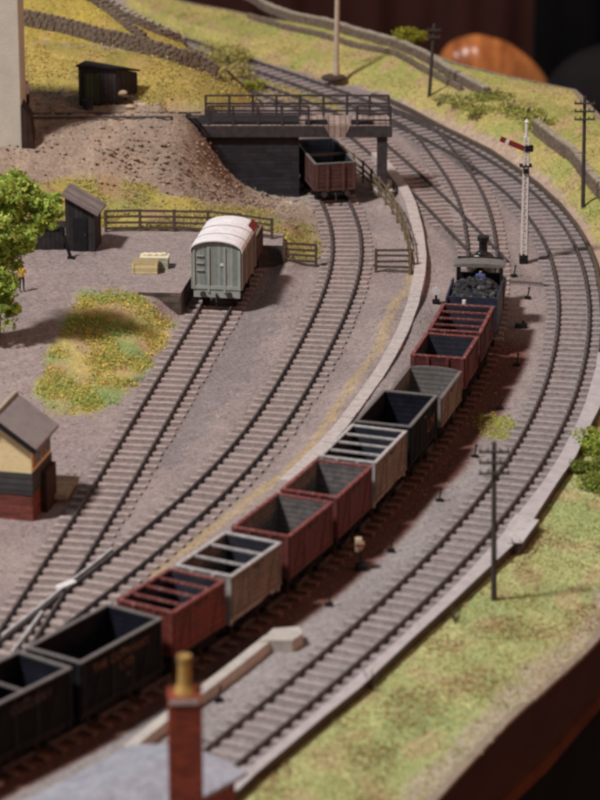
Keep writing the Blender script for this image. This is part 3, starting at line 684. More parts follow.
OUT = [(372,93),(385,96.5),(410,108),(440,124.5),(460,134),(490,149),(518,168),(537,182),(560,203),(577,224),(587,241),(595,261),(600,287),(603,320),(600,350)]
slab_line('kerb', OUT, .28, .16, .36, 'weathered_timber', 'dark timber edging board outside the main line curve', 'edging board')
BEAM = [(128,747),(160,721),(200,691),(240,660),(272,634.5)]
slab_line('trough_wall', BEAM, .42, .40, .45, 'concrete_pale', 'long low concrete wall between the train and the main line, ending in a wide block', 'low wall')
b = MB(); b.prism([P2(u, v, .44) for u, v in ((260, 642), (273, 629), (299, 627), (303, 634), (292, 641), (270, 641))], -.1, .465); tag(b.build('end_block', 'concrete_pale'), 'wide pale block at the far end of the low concrete wall', 'block')

# ------------------------------------------------------------------ goods dock and abutment
b = MB(); b.prism(PLAT, -.2, 1.1, 0, 1); dk = b.build('goods_dock', ['ground_surface', 'dock_stone']); ca_ = dk.data.color_attributes.new('Col', 'FLOAT_COLOR', 'POINT')
ca_.data.foreach_set('color', np.tile(np.array([.273, .221, .21, 1], np.float32), len(dk.data.vertices)))
tag(dk, 'gravel topped stone goods dock beside the pale van', 'loading dock')
root = empty('loading_stage', (0, 164.6, 0), 0, 'dark brick and timber loading stage bridging the yard track', 'bridge')
b = MB(); b.prism([(p[0], p[1] - 164.6) for p in ABUT], -.3, 3.97); b.build('abutment', 'dark_brick', root)
b = MB(); b.box((-.15, 0, 3.87), (10.0, 2.1, .14)); b.build('deck', 'deck_boards', root, bevel=.01)
for yy_ in (-1.02, 1.02):
    b = MB(); b.box((-.15, yy_, 3.61), (10.0, .22, .62)); b.build('girder', 'stage_timber', root, bevel=.02)
for x in (-1.0, .1, 3.2, 4.2):
    b = MB(); b.box((x, 0, 3.55), (.25, 1.8, .3)); b.build('cross_beam', 'stage_timber', root)
for yy_ in (-.75, .75):
    b = MB(); b.box((4.35, yy_, 1.77), (.5, .45, 3.4), bev=.04); b.build('column', 'stage_timber', root)
    b = MB(); b.box((4.4, yy_, .15), (1.0, .9, .5), bev=.15); b.build('column_base', 'coping_stone', root)
b = MB(); b.beam((4.35, -.75, 1.0), (4.35, .75, 3.2), .18, .18); b.build('brace', 'stage_timber', root)
# chute: a sloping hopper between two dark trap covers
b = MB(); b.add([(1.3, -.9, 3.99), (2.6, -.9, 3.99), (2.6, .9, 3.99), (1.3, .9, 3.99), (1.65, -.85, 3.25), (2.35, -.85, 3.25), (2.35, -.1, 3.25), (1.65, -.1, 3.25)],
            [(0, 4, 5, 1), (1, 5, 6, 2), (2, 6, 7, 3), (3, 7, 4, 0)]); b.add([(1.25, -1.16, 3.97), (2.65, -1.16, 3.97), (2.35, -1.16, 3.3), (1.62, -1.16, 3.3)], [(0, 3, 2, 1)])
b.build('chute', 'deck_boards', root)
for x in (.85, 3.25):
    b = MB(); b.box((x, -.55, 3.985), (1.15, .8, .09)); b.build('trap_cover', 'black_iron', root)
def railing(y, xs, top, gaps=(), lean=0):
    for x in xs:
        b = MB(); b.box((x, y, 3.85 + top / 2), (.13, .13, top + .1)); b.build('railing_post', 'stage_timber', root)
    for h in (top, top * .62, top * .28):
        for a, c_ in zip(xs[:-1], xs[1:]):
            if (a, c_) in gaps: continue
            b = MB(); b.beam((a, y, 3.9 + h), (c_, y, 3.9 + h), .07, .09); b.build('railing_bar', 'stage_timber', root)
railing(.98, [-5.0, -3.75, -2.5, -1.25, 0, 1.25, 2.5, 3.7, 4.7], 1.15)
railing(-.98, [-4.8, -3.5, -2.2, -.95, .45], 1.05)
railing(-.98, [3.0, 4.75], 1.05)

# ------------------------------------------------------------------ fences
def fence(pts, nposts, h, rails, m_, label, cat='fence', z=None, wdt=.09):
    P = [Vector((*P2(u, v, zz), zz)) for u, v, zz in pts]; d = [0]
    for a, c_ in zip(P[:-1], P[1:]): d.append(d[-1] + (c_ - a).length)
    s = np.linspace(0, d[-1], nposts); pp = [Vector([float(np.interp(q_, d, [p[i] for p in P])) for i in range(3)]) for q_ in s]
    root = empty('fence', pp[0], 0, label, cat); o = pp[0]
    for p in pp:
        b = MB(); q_ = p - o; b.box((q_.x, q_.y, q_.z + h / 2 - .1), (wdt * 1.6, wdt * 1.6, h + .25)); b.build('post', m_, root)
    for k in range(rails):
        hh = h * (k + .55) / rails * 1.08
        b = MB()
        for a, c_ in zip(pp[:-1], pp[1:]):
            b.beam(a - o + Vector((0, 0, hh + random.uniform(-.02, .02))), c_ - o + Vector((0, 0, hh + random.uniform(-.02, .02))), wdt * .6, wdt * 1.25)
        b.build('rail', m_, root)
    return root
fence([(106, 232, 1.1), (137, 231, 1.1), (204, 232, 1.1), (238, 235, 1.1), (272, 240, 1.05)], 6, 1.1, 4, 'weathered_timber', 'four rail timber fence behind the goods dock and van')
fence([(284, 263, .25), (316, 265, .1)], 2, 1.05, 4, 'weathered_timber', 'short timber fence between the dock end and the yard track')
fence([(376, 270, .1), (411, 270, .15)], 2, 1.05, 4, 'weathered_timber', 'short four rail timber gate right of the yard track', 'gate')
fence([(333, 155, .2), (350, 167, .2), (366, 181, .2), (381, 197, .2), (393, 213, .2), (403, 232, .2), (409, 252, .2), (410, 270, .2)], 14, .95, 3, 'fence_timber', 'long light brown timber fence curving from the bridge beside the pale coping', wdt=.08)

# dry stone walls and lineside fences
def stone_wall(name, pts, h, wd, m_, label, cap='pale_cap', cat='stone wall', zs=None):
    P = []
    for i, (u, v) in enumerate(pts): P.append(at(u, v, zs[i] if isinstance(zs, (list, tuple)) else (zs if zs is not None else 3)))
    d = [0]
    for a, c_ in zip(P[:-1], P[1:]): d.append(d[-1] + (c_ - a).length)
    s = np.arange(0, d[-1], .45); b = MB(); cp_ = MB(); root = empty(name, P[0], 0, label, cat)
    X = np.interp(s, d, [p.x for p in P]); Y = np.interp(s, d, [p.y for p in P]); Z = ground_z(X, Y); o = P[0]
    core = np.array([[x_ - o.x, y_ - o.y] for x_, y_ in zip(X, Y)])
    for i in range(len(s) - 1): b.beam((core[i][0], core[i][1], Z[i] - o.z + h * .42), (core[i + 1][0], core[i + 1][1], Z[i + 1] - o.z + h * .42), wd * .8, h * .95)
    for k in range(4):
        t_ = random.uniform(0, .3)
        while t_ < s[-1]:
            ln = random.uniform(.22, .5); q0 = t_ + ln / 2; xx, yy_, zz = (float(np.interp(q0, s, q_)) for q_ in (X, Y, Z))
            i = min(int(q0 / .45), len(s) - 2); a = math.atan2(Y[i + 1] - Y[i], X[i + 1] - X[i])
            b.box((xx - o.x, yy_ - o.y, zz - o.z + h * (k + .45) / 4), (ln * .93, wd * random.uniform(.95, 1.2), h / 4 * random.uniform(.85, 1.15)), a + random.gauss(0, .05), bev=.05)
            t_ += ln
    t_ = 0.
    while t_ < s[-1] - .3:
        ln = random.uniform(.3, .6); q0 = t_ + ln / 2; xx, yy_, zz = (float(np.interp(q0, s, q_)) for q_ in (X, Y, Z))
        i = min(int(q0 / .45), len(s) - 2); a = math.atan2(Y[i + 1] - Y[i], X[i + 1] - X[i])
        cp_.box((xx - o.x, yy_ - o.y, zz - o.z + h * 1.04 + random.uniform(-.02, .02)), (ln * .95, wd * random.uniform(.7, 1.0), .11), a + random.gauss(0, .06), bev=.04); t_ += ln
    b.build('wall_body', m_, root); cp_.build('coping', cap, root); return root
stone_wall('stone_wall', [(-30, 42), (25, 44), (60, 46), (100, 50), (140, 56), (175, 63), (205, 72), (222, 80)], .72, .4, 'dry_stone', 'brown dry stone wall below the yellow field', 'dry_stone', zs=[6.1, 6.1, 6.1, 6.1, 5.9, 5.6, 5.0, 4.6])
stone_wall('stone_wall', [(62, -8), (90, 4), (115, 14), (140, 26), (165, 38), (186, 46)], .55, .4, 'dry_stone', 'dark stone wall with pale coping climbing beside the yellow field', zs=[7.8, 7.5, 7.1, 6.7, 6.1, 5.6])
stone_wall('stone_wall', [(60, 2), (85, 12), (108, 22), (130, 34), (150, 44)], .35, .3, 'dry_stone', 'lower parallel stone wall left of the pale coped wall at the yellow field', 'dry_stone', zs=[7.4, 7.1, 6.8, 6.6, 6.3])
stone_wall('stone_wall', [(232, -6), (262, 6), (292, 17), (330, 28), (370, 38), (400, 48), (432, 62), (462, 80), (488, 96)], .5, .4, 'dry_stone', 'long stone wall with pale coping along the rear edge of the layout', zs=[.9, 1., 1.1, 1.3, 1.4, 1.5, 1.5, 1.5, 1.5])
stone_wall('stone_wall', [(248, 10), (290, 25), (330, 37), (365, 48), (395, 57), (430, 74), (462, 92)], .25, .25, 'dry_stone', 'low dark inner wall in front of the rear stone wall', 'dry_stone', zs=1.15)
stone_wall('stone_wall', [(535, 128), (552, 140), (572, 155), (590, 172), (612, 196)], .7, .4, 'dry_stone', 'stone wall with pale coping at the far right behind the telegraph pole', zs=1.3)
fence([(226, 84, 3.2), (240, 97, 2.2), (252, 109, 1.3), (262, 117, .6)], 6, .9, 3, 'fence_timber', 'weathered fence descending the bank behind the left end of the bridge')

# ------------------------------------------------------------------ foliage
def leaf_cloud(name, P, size, cols, mat_='foliage', parent=None, squash=.7, up=0.0):
    """P: (n,3) centres. Each becomes one small bent leaf of two triangles with its own colour."""
    n = len(P); P = np.asarray(P); a = RNG.uniform(0, 2 * np.pi, n); e = RNG.uniform(-.9, .9, n); s = size * RNG.uniform(.5, 1.4, n)
    t = np.stack([np.cos(a) * np.cos(e), np.sin(a) * np.cos(e), np.sin(e)], -1); r = RNG.normal(0, 1, (n, 3)); r[:, 2] += up
    r -= (r * t).sum(1)[:, None] * t; r /= np.linalg.norm(r, axis=1)[:, None] + 1e-9
    t *= s[:, None]; r *= (s * squash)[:, None]
    V = np.stack([P - t, P + r, P + t, P - r], 1).reshape(-1, 3); F = np.arange(4 * n).reshape(-1, 4)
    cols = np.asarray(cols); c = cols[RNG.integers(0, len(cols), n)] * RNG.uniform(.75, 1.25, (n, 1))
    return fast_mesh(name, V, F, np.repeat(c, 4, 0), (mat_,), parent=parent)
flatV = V
def scatter(poly, n, jit=True):
    us, vs = [p[0] for p in poly], [p[1] for p in poly]
    m_ = inpoly(PU + RNG.normal(0, 2, PU.shape), PV + RNG.normal(0, 1.5, PV.shape), poly) & (PU > -15) & (PU < 615) & (PV > -15) & (PV < 815)
    ids = np.flatnonzero(m_.ravel()); ids = RNG.choice(ids, n)
    x = GX.ravel()[ids] + RNG.uniform(-.14, .14, n); y = GY.ravel()[ids] + RNG.uniform(-.14, .14, n)
    return x, y, GZ2.ravel()[ids], ids
GREEN = [(.24, .30, .08), (.30, .35, .09), (.36, .38, .10), (.19, .25, .07)]
YEL = [(.54, .42, .11), (.46, .37, .10), (.60, .47, .15), (.38, .34, .10)]
OLIVE = [(.48, .46, .20), (.54, .49, .23), (.40, .42, .16), (.56, .50, .25), (.48, .38, .20)]
def clumpy(poly, n, k, seed, lo=.0):
    """keep points where a noise field is high, so tufts gather in clumps"""
    x, y, z, ids = scatter(poly, n * 2); f = blob(k, seed).ravel()[ids]; m_ = f + RNG.normal(0, .25, len(f)) > lo
    return x[m_][:n], y[m_][:n], z[m_][:n]
def turf(name, poly, n, size, cols, hgt, label, cat_kind='stuff', clump=None):
    if clump: x, y, z = clumpy(poly, n, *clump)
    else: x, y, z, _ = scatter(poly, n)
    P = np.stack([x, y, z + RNG.uniform(0, 1, len(x)) ** 1.5 * hgt], -1)
    return tag(leaf_cloud(name, P, size, cols, up=1.), label, None, None, 'stuff')
turf('grass', Z_GRASSR, 26000, .045, OLIVE, .03, 'short olive and straw coloured grass on the near right hillside')
turf('grass_brown', Z_GRASSR, 9000, .055, [(.40, .27, .13), (.34, .22, .11), (.46, .36, .2)], .08, 'brownish dead patches in the near right hillside grass', clump=(1.1, 41, .6))
turf('grass_dark_tufts', Z_GRASSR, 1600, .05, [(.24, .26, .08), (.28, .26, .10)], .14, 'small dark tufts dotted over the near right hillside', clump=(3.2, 43, 1.2))
turf('grass_tufts', Z_GRASSR, 6000, .05, GREEN + OLIVE, .08, 'darker green tufts in the near right hillside grass', clump=(1.6, 21, .75))
turf('grass', Z_BACK, 20000, .045, YEL[:2] + OLIVE, .05, 'yellowish grass on the bank behind the main line')
turf('grass_tufts', Z_BACK, 9000, .05, GREEN + OLIVE[:2], .12, 'green tufts on the bank behind the main line', clump=(1.5, 22, .8))
turf('grass', Z_FIELD, 7000, .07, YEL, .06, 'bright yellow grass of the upper left field')
turf('undergrowth', Z_BANK, 15000, .065, YEL + OLIVE[:2], .22, 'mustard yellow undergrowth on the bank behind the dark shed', clump=(1.7, 23, -.1))
turf('undergrowth', Z_FOOT, 8000, .055, YEL + GREEN[2:3] + OLIVE, .15, 'yellow green weeds along the foot of the earth slope', clump=(1.6, 24, 0.))
turf('weeds', Z_WEED, 8000, .055, [tuple(min(.8, c * 1.3) for c in q_) for q_ in YEL + GREEN[1:3]], .13, 'mixed yellow and green weeds on the bank below the goods dock', clump=(1.8, 25, -.1))
turf('weeds_green', Z_WEED, 3500, .065, [(.26, .42, .14), (.34, .50, .16), (.40, .52, .14)], .16, 'green clumps among the weeds below the goods dock', clump=(1.6, 27, .5))
turf('weeds_patch', Z_PATCH, 650, .05, [(.40, .48, .10), (.48, .45, .12), (.30, .40, .08)], .06, 'light green weed patch beside the train')
turf('grass', Z_STRIP, 1200, .08, YEL[:2] + OLIVE[:2], .12, 'grass strip behind the loading stage')

def bush(u, v, r, cols, label, n=500, z0=1.5, sq=(1, 1, .7), leaf=.13):
    p = on_ground(u, v, z0); root = empty('bush', p, 0, label, 'bush', None)
    b = MB()
    for k in range(5):
        a = random.uniform(0, 6.28); b.cyl((0, 0, -.1), (math.cos(a) * r * .5, math.sin(a) * r * .5, r * .6), .05, .02, 6)
    b.build('stem', 'bark', root); pts = []
    lobes = [(random.gauss(0, .45) * r, random.gauss(0, .4) * r, random.uniform(.3, .8) * r * sq[2], random.uniform(.4, .62) * r) for _ in range(7)]
    for _ in range(n):
        lx, ly, lz, lr = random.choice(lobes); d = Vector((random.gauss(0, 1), random.gauss(0, 1), random.gauss(0, 1))).normalized() * lr * random.uniform(.7, 1.08)
        pts.append((lx + d.x * sq[0], ly + d.y, max(.02, lz + d.z * sq[2])))
    leaf_cloud('foliage', np.array(pts), leaf, cols, parent=root); return root
DG = [(.32, .37, .10), (.42, .44, .12), (.48, .45, .15)]
for i, (u, v, r, cols, lab) in enumerate([
    (411, 44, 1.0, [(.30, .30, .03), (.24, .25, .03), (.36, .33, .05)], 'bright yellow green bush on the rear wall beside the curtain'),
    (462, 104, 1.0, DG + OLIVE[:2], 'dark green bush nearest the small telegraph pole on the back bank'),
    (478, 112, .9, DG, 'low green bush between the two telegraph poles, left of the brightest clump'),
    (492, 98, 1.0, DG + GREEN, 'green bush at the broken end of the rear wall'),
    (508, 112, 1.1, DG, 'large dark green bush just above the signal arm'),
    (524, 116, 1.0, DG + OLIVE[:1], 'dark bush behind the top of the white signal post'),
    (446, 100, .7, OLIVE + DG[:1], 'small olive bush at the foot of the rear telegraph pole'),
    (540, 124, .8, DG, 'small dark bush where the right stone wall begins'),
    (222, 64, 1.3, YEL[:2] + OLIVE[:2] + GREEN[1:3], 'yellow green bush at the right end of the brown stone wall'),
    (228, 78, .9, YEL[:2] + OLIVE, 'mustard bush above the descending fence'),
    (245, 92, .8, [(.43, .44, .10), (.33, .36, .08)], 'light green bush behind the bridge railing'),
    (594, 448, 1.15, [(.34, .44, .08), (.42, .48, .10), (.24, .32, .06)], 'bright green bush at the right edge of the picture beside the main line'),
    (588, 474, .8, [(.26, .32, .07), (.20, .24, .05)], 'small dark green bush below the bright green one beside the path'),
    (603, 490, 1.0, [(.30, .36, .08), (.22, .28, .06)], 'green bush at the frame edge beyond the path corner')]):
    bush(u, v, r, cols, lab, **(dict(n=1500, sq=(1.1, 1, .75), leaf=.085) if i == 0 or 8 <= i <= 10 else dict(n=1300, sq=(1.1, 1, .55), leaf=.075) if i > 10 else dict(n=650, sq=(1.3, 1, .34), leaf=.075)))
# a few bare twiggy weeds by the path edge
for i, (u, v, lab) in enumerate([(455, 622, 'bare twiggy weed in the grass below the telegraph pole'), (372, 690, 'bare twiggy weed against the path edge, lowest of the twigs'), (518, 556, 'bare twiggy weed just below the jutting concrete slab')]):
    p = on_ground(u, v, -.5); b = MB()
    for k in range(6):
        a = random.uniform(0, 6.28); b.cyl((0, 0, 0), (math.cos(a) * .3, math.sin(a) * .3, random.uniform(.3, .7)), .03, .015, 5)
    tag(b.build('dead_weed', 'bark', None, p), lab, 'weed')

# rubble on the earth slope
x, y, z, _ = scatter(Z_EARTH, 4200); b_ = blob(1.3, 31)
ico = np.array([(0, 0, 1), (.9, 0, .3), (.28, .85, .3), (-.72, .52, .3), (-.72, -.52, .3), (.28, -.85, .3), (0, 0, -.6)])
fi = np.array([(0, 1, 2), (0, 2, 3), (0, 3, 4), (0, 4, 5), (0, 5, 1), (6, 2, 1), (6, 3, 2), (6, 4, 3), (6, 5, 4), (6, 1, 5)])
def stones(name, x, y, z, smin, smax, cols, label, flat=.55):
    n = len(x); s = RNG.uniform(0, 1, n) ** 3 * (smax - smin) + smin; a = RNG.uniform(0, 6.28, n)
    Vs = ico[None] * (s[:, None, None] * RNG.uniform(.7, 1.3, (n, 7, 3))); Vs[..., 2] *= flat
    ca, sa = np.cos(a)[:, None], np.sin(a)[:, None]; X_ = Vs[..., 0] * ca - Vs[..., 1] * sa; Y_ = Vs[..., 0] * sa + Vs[..., 1] * ca
    Vs = np.stack([X_ + x[:, None], Y_ + y[:, None], Vs[..., 2] + z[:, None]], -1).reshape(-1, 3)
    Fs = (fi[None] + 7 * np.arange(n)[:, None, None]).reshape(-1, 3); cols = np.asarray(cols)
    c = cols[RNG.integers(0, len(cols), n)] * RNG.uniform(.8, 1.2, (n, 1))
    return tag(fast_mesh(name, Vs, Fs, np.repeat(c, 7, 0), ('rubble',)), label, None, None, 'stuff')
stones('rubble', x, y, z, .025, .12, [(.34, .255, .19), (.25, .19, .145), (.40, .31, .235), (.18, .135, .11)], 'loose brown rubble on the earth slope left of the bridge')
Z_HEAP = [(88,150),(150,138),(212,142),(262,190),(288,212),(240,205),(180,195),(120,170)]
x, y, z, _ = scatter(Z_HEAP, 1700)
stones('rubble_heap', x, y, z - .03, .03, .16, [(.32, .24, .18), (.24, .18, .14), (.37, .28, .21), (.18, .14, .11)], 'coarser grey brown stones tipped in front of the loading stage', .6)
ALL = [(-10,260),(600,120),(610,420),(230,800),(0,800)]
x, y, z, _ = scatter(ALL, 22000)
stones('ballast_stones', x, y, z, .015, .055, [(.30, .25, .24), (.20, .165, .165), (.38, .32, .31), (.14, .115, .115)], 'loose ballast chippings over the yard and between the tracks')

# tree at the left
root = empty('tree', on_ground(-6, 338, 1), 0, 'bushy green and yellow tree at the left edge beside the cream tower', 'tree')
o = root.location; Y0 = o.y
b = MB(); b.cyl((0, 0, -.2), (.2, .3, 2.2), .28, .2, 10); b.cyl((.2, .3, 2.2), (.7, .4, 5.0), .2, .1, 8)
for e_ in ((1.6, .5, 5.2), (-.9, .4, 5.6), (1.0, -.4, 3.6), (-.6, -.5, 3.4), (.3, .8, 6.2)): b.cyl((.3, .35, 2.6), e_, .12, .04, 6)
b.build('trunk', 'bark', root)
pts = []; cl = []
for (u, v, r, dy) in [(-8,190,1.3,0),(10,183,.9,.5),(-5,215,1.3,-.5),(18,205,1.1,.2),(35,205,.95,.4),(50,208,.62,.3),(46,222,.55,0),(30,228,.8,-.2),(10,232,1.1,-.6),(22,245,.6,-.3),(-2,255,1.1,-.2),(-6,280,1.0,-.5),(8,282,.5,-.2),(2,302,.7,-.7),(12,312,.42,-.5),(-8,322,.9,-.8),(28,188,.6,.8),(52,198,.4,.5)]:
    c_ = at_y(u, v, Y0 + dy) - o
    sub_ = [(Vector((random.gauss(0, 1), random.gauss(0, 1), random.gauss(0, .8))).normalized() * r * random.uniform(.3, .95), r * random.uniform(.22, .5)) for _ in range(int(9 + 9 * r))]
    for _ in range(int(1500 * r ** 1.6)):
        sc_, sr_ = random.choice(sub_); d = sc_ + Vector((random.gauss(0, 1), random.gauss(0, 1), random.gauss(0, .7))).normalized() * sr_ * random.uniform(.5, 1.25)
        d.z *= .8; q_ = c_ + d; pts.append(tuple(q_)); cl.append(1 if d.z > 0 else 0)
leaf_cloud('crown', np.array(pts), .10, [(.32, .46, .10), (.42, .55, .11), (.56, .60, .14), (.24, .34, .07), (.46, .54, .13)], parent=root)

# ------------------------------------------------------------------ buildings
def facing(pr):  # rotate root so that local +x follows the front face
    return pr
# cream tower at the left edge with its brown buttress
p = at(23, 176, 2.2); root = empty('tower', (p.x, p.y, p.z - 1.5), 0, 'tall cream rendered tower at the left edge of the picture', 'tower')
b = MB(); b.box((-3.0, 1.6, 6.0), (6.0, 3.2, 13)); b.build('wall', 'cream_wall', root, bevel=.05)
b = MB(); b.box((-3.0, 1.6, 12.6), (6.2, 3.4, .3)); b.build('parapet', 'cream_wall', root, bevel=.05)
b = MB(); b.ext([(0, 0), (.78, 0), (.68, 2.6), (.42, 4.6), (0, 5.2)], 'y', -.05, 1.6); b.build('buttress', 'brown_wood', root)
# signal box
p0 = at(33, 522, 0); rz = -math.radians(13)
root = empty('signal_box', p0, rz, 'signal box with cream yellow upper boards, dark band and brick base beside the yard tracks', 'signal box')
Wd, Dp = 2.9, 2.5
b = MB(); b.box((-Wd / 2, Dp / 2, .55), (Wd, Dp, 1.12)); b.build('brick_base', 'red_brick', root)
b = MB(); b.box((-Wd / 2, Dp / 2, 1.55), (Wd + .06, Dp + .06, .9)); b.build('dark_band', 'grey_boards', root)
b = MB(); b.box((-Wd / 2, Dp / 2, 2.6), (Wd, Dp, 1.25)); b.add([(0, .0, 3.2), (-Wd, 0, 3.2), (-Wd / 2, 0, 4.15), (0, Dp, 3.2), (-Wd, Dp, 3.2), (-Wd / 2, Dp, 4.15)], [(0, 2, 1), (3, 4, 5)])
b.build('upper_wall', 'yellow_boards', root)
rf = MB()
for sx in (1, -1):
    ex, ez = (.28, 2.98) if sx == 1 else (-Wd - .28, 2.98)
    a = [Vector((ex, -.25, ez)), Vector((ex, Dp + .25, ez)), Vector((-Wd / 2, Dp + .25, 4.2)), Vector((-Wd / 2, -.25, 4.2))]; up = Vector((0, 0, .12))
    rf.add([*a, *[q_ + up for q_ in a]], [(0, 1, 2, 3), (7, 6, 5, 4), (0, 4, 5, 1), (1, 5, 6, 2), (2, 6, 7, 3), (3, 7, 4, 0)])
r_ = rf.build('roof', 'slate', root)
b = MB(); b.beam((-Wd / 2, -.26, 4.33), (-Wd / 2, Dp + .26, 4.33), .16, .1); b.build('ridge_tile', 'pale_cap', r_)
for sx, ex in ((1, .28), (-1, -Wd - .28)):
    b = MB(); b.beam((ex, -.29, 2.99), (-Wd / 2, -.29, 4.2), .06, .2); b.build('barge_board', 'black_paint', root)
for k in range(2):
    wf = MB(); wf.box((.03, .68 + 1.15 * k, 2.6), (.07, .95, .85)); w_ = wf.build('window', 'orange_frame', root)
    for s_ in range(2):
        pn = MB(); pn.box((.075, .46 + .44 * s_ + 1.15 * k, 2.6), (.03, .34, .68)); pn.build('pane', 'window_glass', w_)
b = MB(); b.box((.13, 1.7, .85), (.24, 1.3, 1.7)); b.build('porch', 'brown_wood', root)
b = MB(); b.box((-2.0, -.04, .5), (.7, .06, .6)); b.build('locking_room_window', 'window_glass', root)
# board walk beside it
b = MB(); b.prism([P2(u, v, .38) for u, v in ((46, 474), (79, 476), (67, 495), (44, 495))], 0.2, .38)
for u, v in ((50, 492), (66, 492), (75, 478)): q_ = at(u, v, 0); b.box((q_.x, q_.y, .08), (.12, .12, .36))
tag(b.build('boardwalk', 'crossing_boards'), 'tan timber landing beside the signal box steps', 'boardwalk')

# dark lamp hut on the dock
p0 = at(66, 251, 1.1); rz = -math.radians(8); Wd, Dp = 1.42, 1.7
root = empty('hut', p0, rz, 'black timber hut with a sloping brown roof at the left end of the dock fence', 'hut')
b = MB(); vs = [(0, 0, 0), (Wd, 0, 0), (Wd, Dp, 0), (0, Dp, 0), (0, 0, 2.75), (Wd, 0, 1.95), (Wd, Dp, 1.95), (0, Dp, 2.75)]
b.add(vs, [(0, 1, 5, 4), (1, 2, 6, 5), (2, 3, 7, 6), (3, 0, 4, 7), (4, 5, 6, 7)]); b.build('wall', 'dark_timber', root)
b = MB(); a = [Vector((-.12, -.22, 2.83)), Vector((Wd + .25, -.22, 1.86)), Vector((Wd + .25, Dp + .2, 1.86)), Vector((-.12, Dp + .2, 2.83))]; up = Vector((0, 0, .1))
b.add([*a, *[q_ + up for q_ in a]], [(0, 3, 2, 1), (4, 5, 6, 7), (0, 1, 5, 4), (1, 2, 6, 5), (2, 3, 7, 6), (3, 0, 4, 7)]); b.build('roof', 'hut_roof', root)
b = MB(); b.box((.72, -.02, .85), (.7, .05, 1.65)); d_ = b.build('door', 'black_paint', root)
b = MB(); b.box((.98, -.06, .85), (.05, .05, .14)); b.build('handle', 'buffer_iron', d_)
p0 = at(64, 250, 1.1); b = MB(); b.box((-.9, .5, .55), (1.8, 1.0, 1.1)); b.box((-.9, .5, 1.13), (1.95, 1.15, .08))
tag(b.build('coal_bunker', 'dark_timber', None, p0), 'low black timber bunker between the tree and the black hut', 'bunker')
a_, c_ = at(71, 259, 1.1), at(71, 259, 1.1); b = MB(); b.cyl((0, 0, 0), (-.38, .1, 1.35), .09, .07, 8); b.box((0, 0, .06), (.35, .25, .12), bev=.04); b.cyl((-.38, .1, 1.3), (-.45, .05, 1.62), .12, .06, 8)
tag(b.build('water_standpipe', 'black_iron', None, a_), 'leaning dark standpipe in front of the black hut', 'standpipe')

# shed in the upper left
p0 = on_ground(79, 105, 4.5); Wd, Dp = 2.0, 1.9
root = empty('shed', p0, math.radians(-2), 'dark flat roofed shed with a green door below the stone wall', 'shed')
b = MB(); vs = [(0, 0, -.1), (Wd, 0, -.1), (Wd + .95, Dp, -.1), (.3, Dp, -.1), (0, 0, 2.05), (Wd, 0, 1.95), (Wd + .95, Dp, 1.35), (.3, Dp, 1.8)]
b.add(vs, [(0, 1, 5, 4), (1, 2, 6, 5), (2, 3, 7, 6), (3, 0, 4, 7), (4, 5, 6, 7)]); b.build('wall', 'dark_timber', root)
b = MB(); up = Vector((0, 0, .1)); a = [Vector((-.12, -.15, 2.08)), Vector((Wd + .08, -.15, 1.98)), Vector((Wd + 1.1, Dp + .1, 1.37)), Vector((.2, Dp + .1, 1.86))]
b.add([*a, *[q_ + up for q_ in a]], [(0, 3, 2, 1), (4, 5, 6, 7), (0, 1, 5, 4), (1, 2, 6, 5), (2, 3, 7, 6), (3, 0, 4, 7)]); b.build('roof', 'black_paint', root)
b = MB(); b.box((.7, -.03, .9), (.78, .06, 1.65)); b.build('door', 'green_door', root)
p0 = on_ground(88, 108, 4.5); b = MB(); b.cyl((0, 0, -.02), (0, 0, .42), .26, .3, 14); b.cyl((0, 0, .42), (0, 0, .46), .33, .33, 14)
tag(b.build('barrel', 'barrel_dark', None, p0), 'dark blue tub in front of the green shed door', 'barrel')
p0 = on_ground(121, 104, 4.5); root = empty('handcart', p0, .2, 'handcart loaded with a pale sack beside the upper shed', 'cart')
b = MB(); b.box((0, 0, .45), (.8, .5, .08)); b.box((0, .24, .58), (.8, .04, .25)); b.beam((.4, 0, .45), (.95, 0, .2), .05, .05); b.build('body', 'weathered_timber', root)
for s_ in (-1, 1): b = MB(); b.cyl((-.1, s_ * .3 - .03, .25), (-.1, s_ * .3 + .03, .25), .25, n=14); b.build('wheel', 'wheel_iron', root)
b = MB(); b.sphere((0, 0, .1), .3, sq=(1.2, .8, .55), rough=.06); tag(b.build('sack', 'sacking', None, p0 + Vector((0, 0, .5))), 'pale sack lying on the handcart by the upper shed', 'sack')
p0 = on_ground(130, 110, 4.5); b = MB(); b.cyl((0, 0, 0), (0, 0, .22), .2, .3, 12); b.sphere((0, 0, .18), .24, sq=(1, 1, .5)); tag(b.build('basket', 'sacking', None, p0), 'small pale basket right of the handcart', 'basket')
# narrow tramway along the top of the earth slope
b = MB()
for o_ in (-.22, .22):
    pl = []
    for u in range(-10, 205, 6): q_ = on_ground(u, 116.5 - (u * .004), 4.4); pl.append((q_.x, q_.y + o_ * 2, q_.z))
    for a, c_ in zip(pl[:-1], pl[1:]): b.beam((a[0], a[1], a[2] + .05), (c_[0], c_[1], c_[2] + .05), .09, .1)
tag(b.build('tramway_rails', 'rail_steel'), 'thin dark tramway rails along the top of the earth slope', 'tramway')

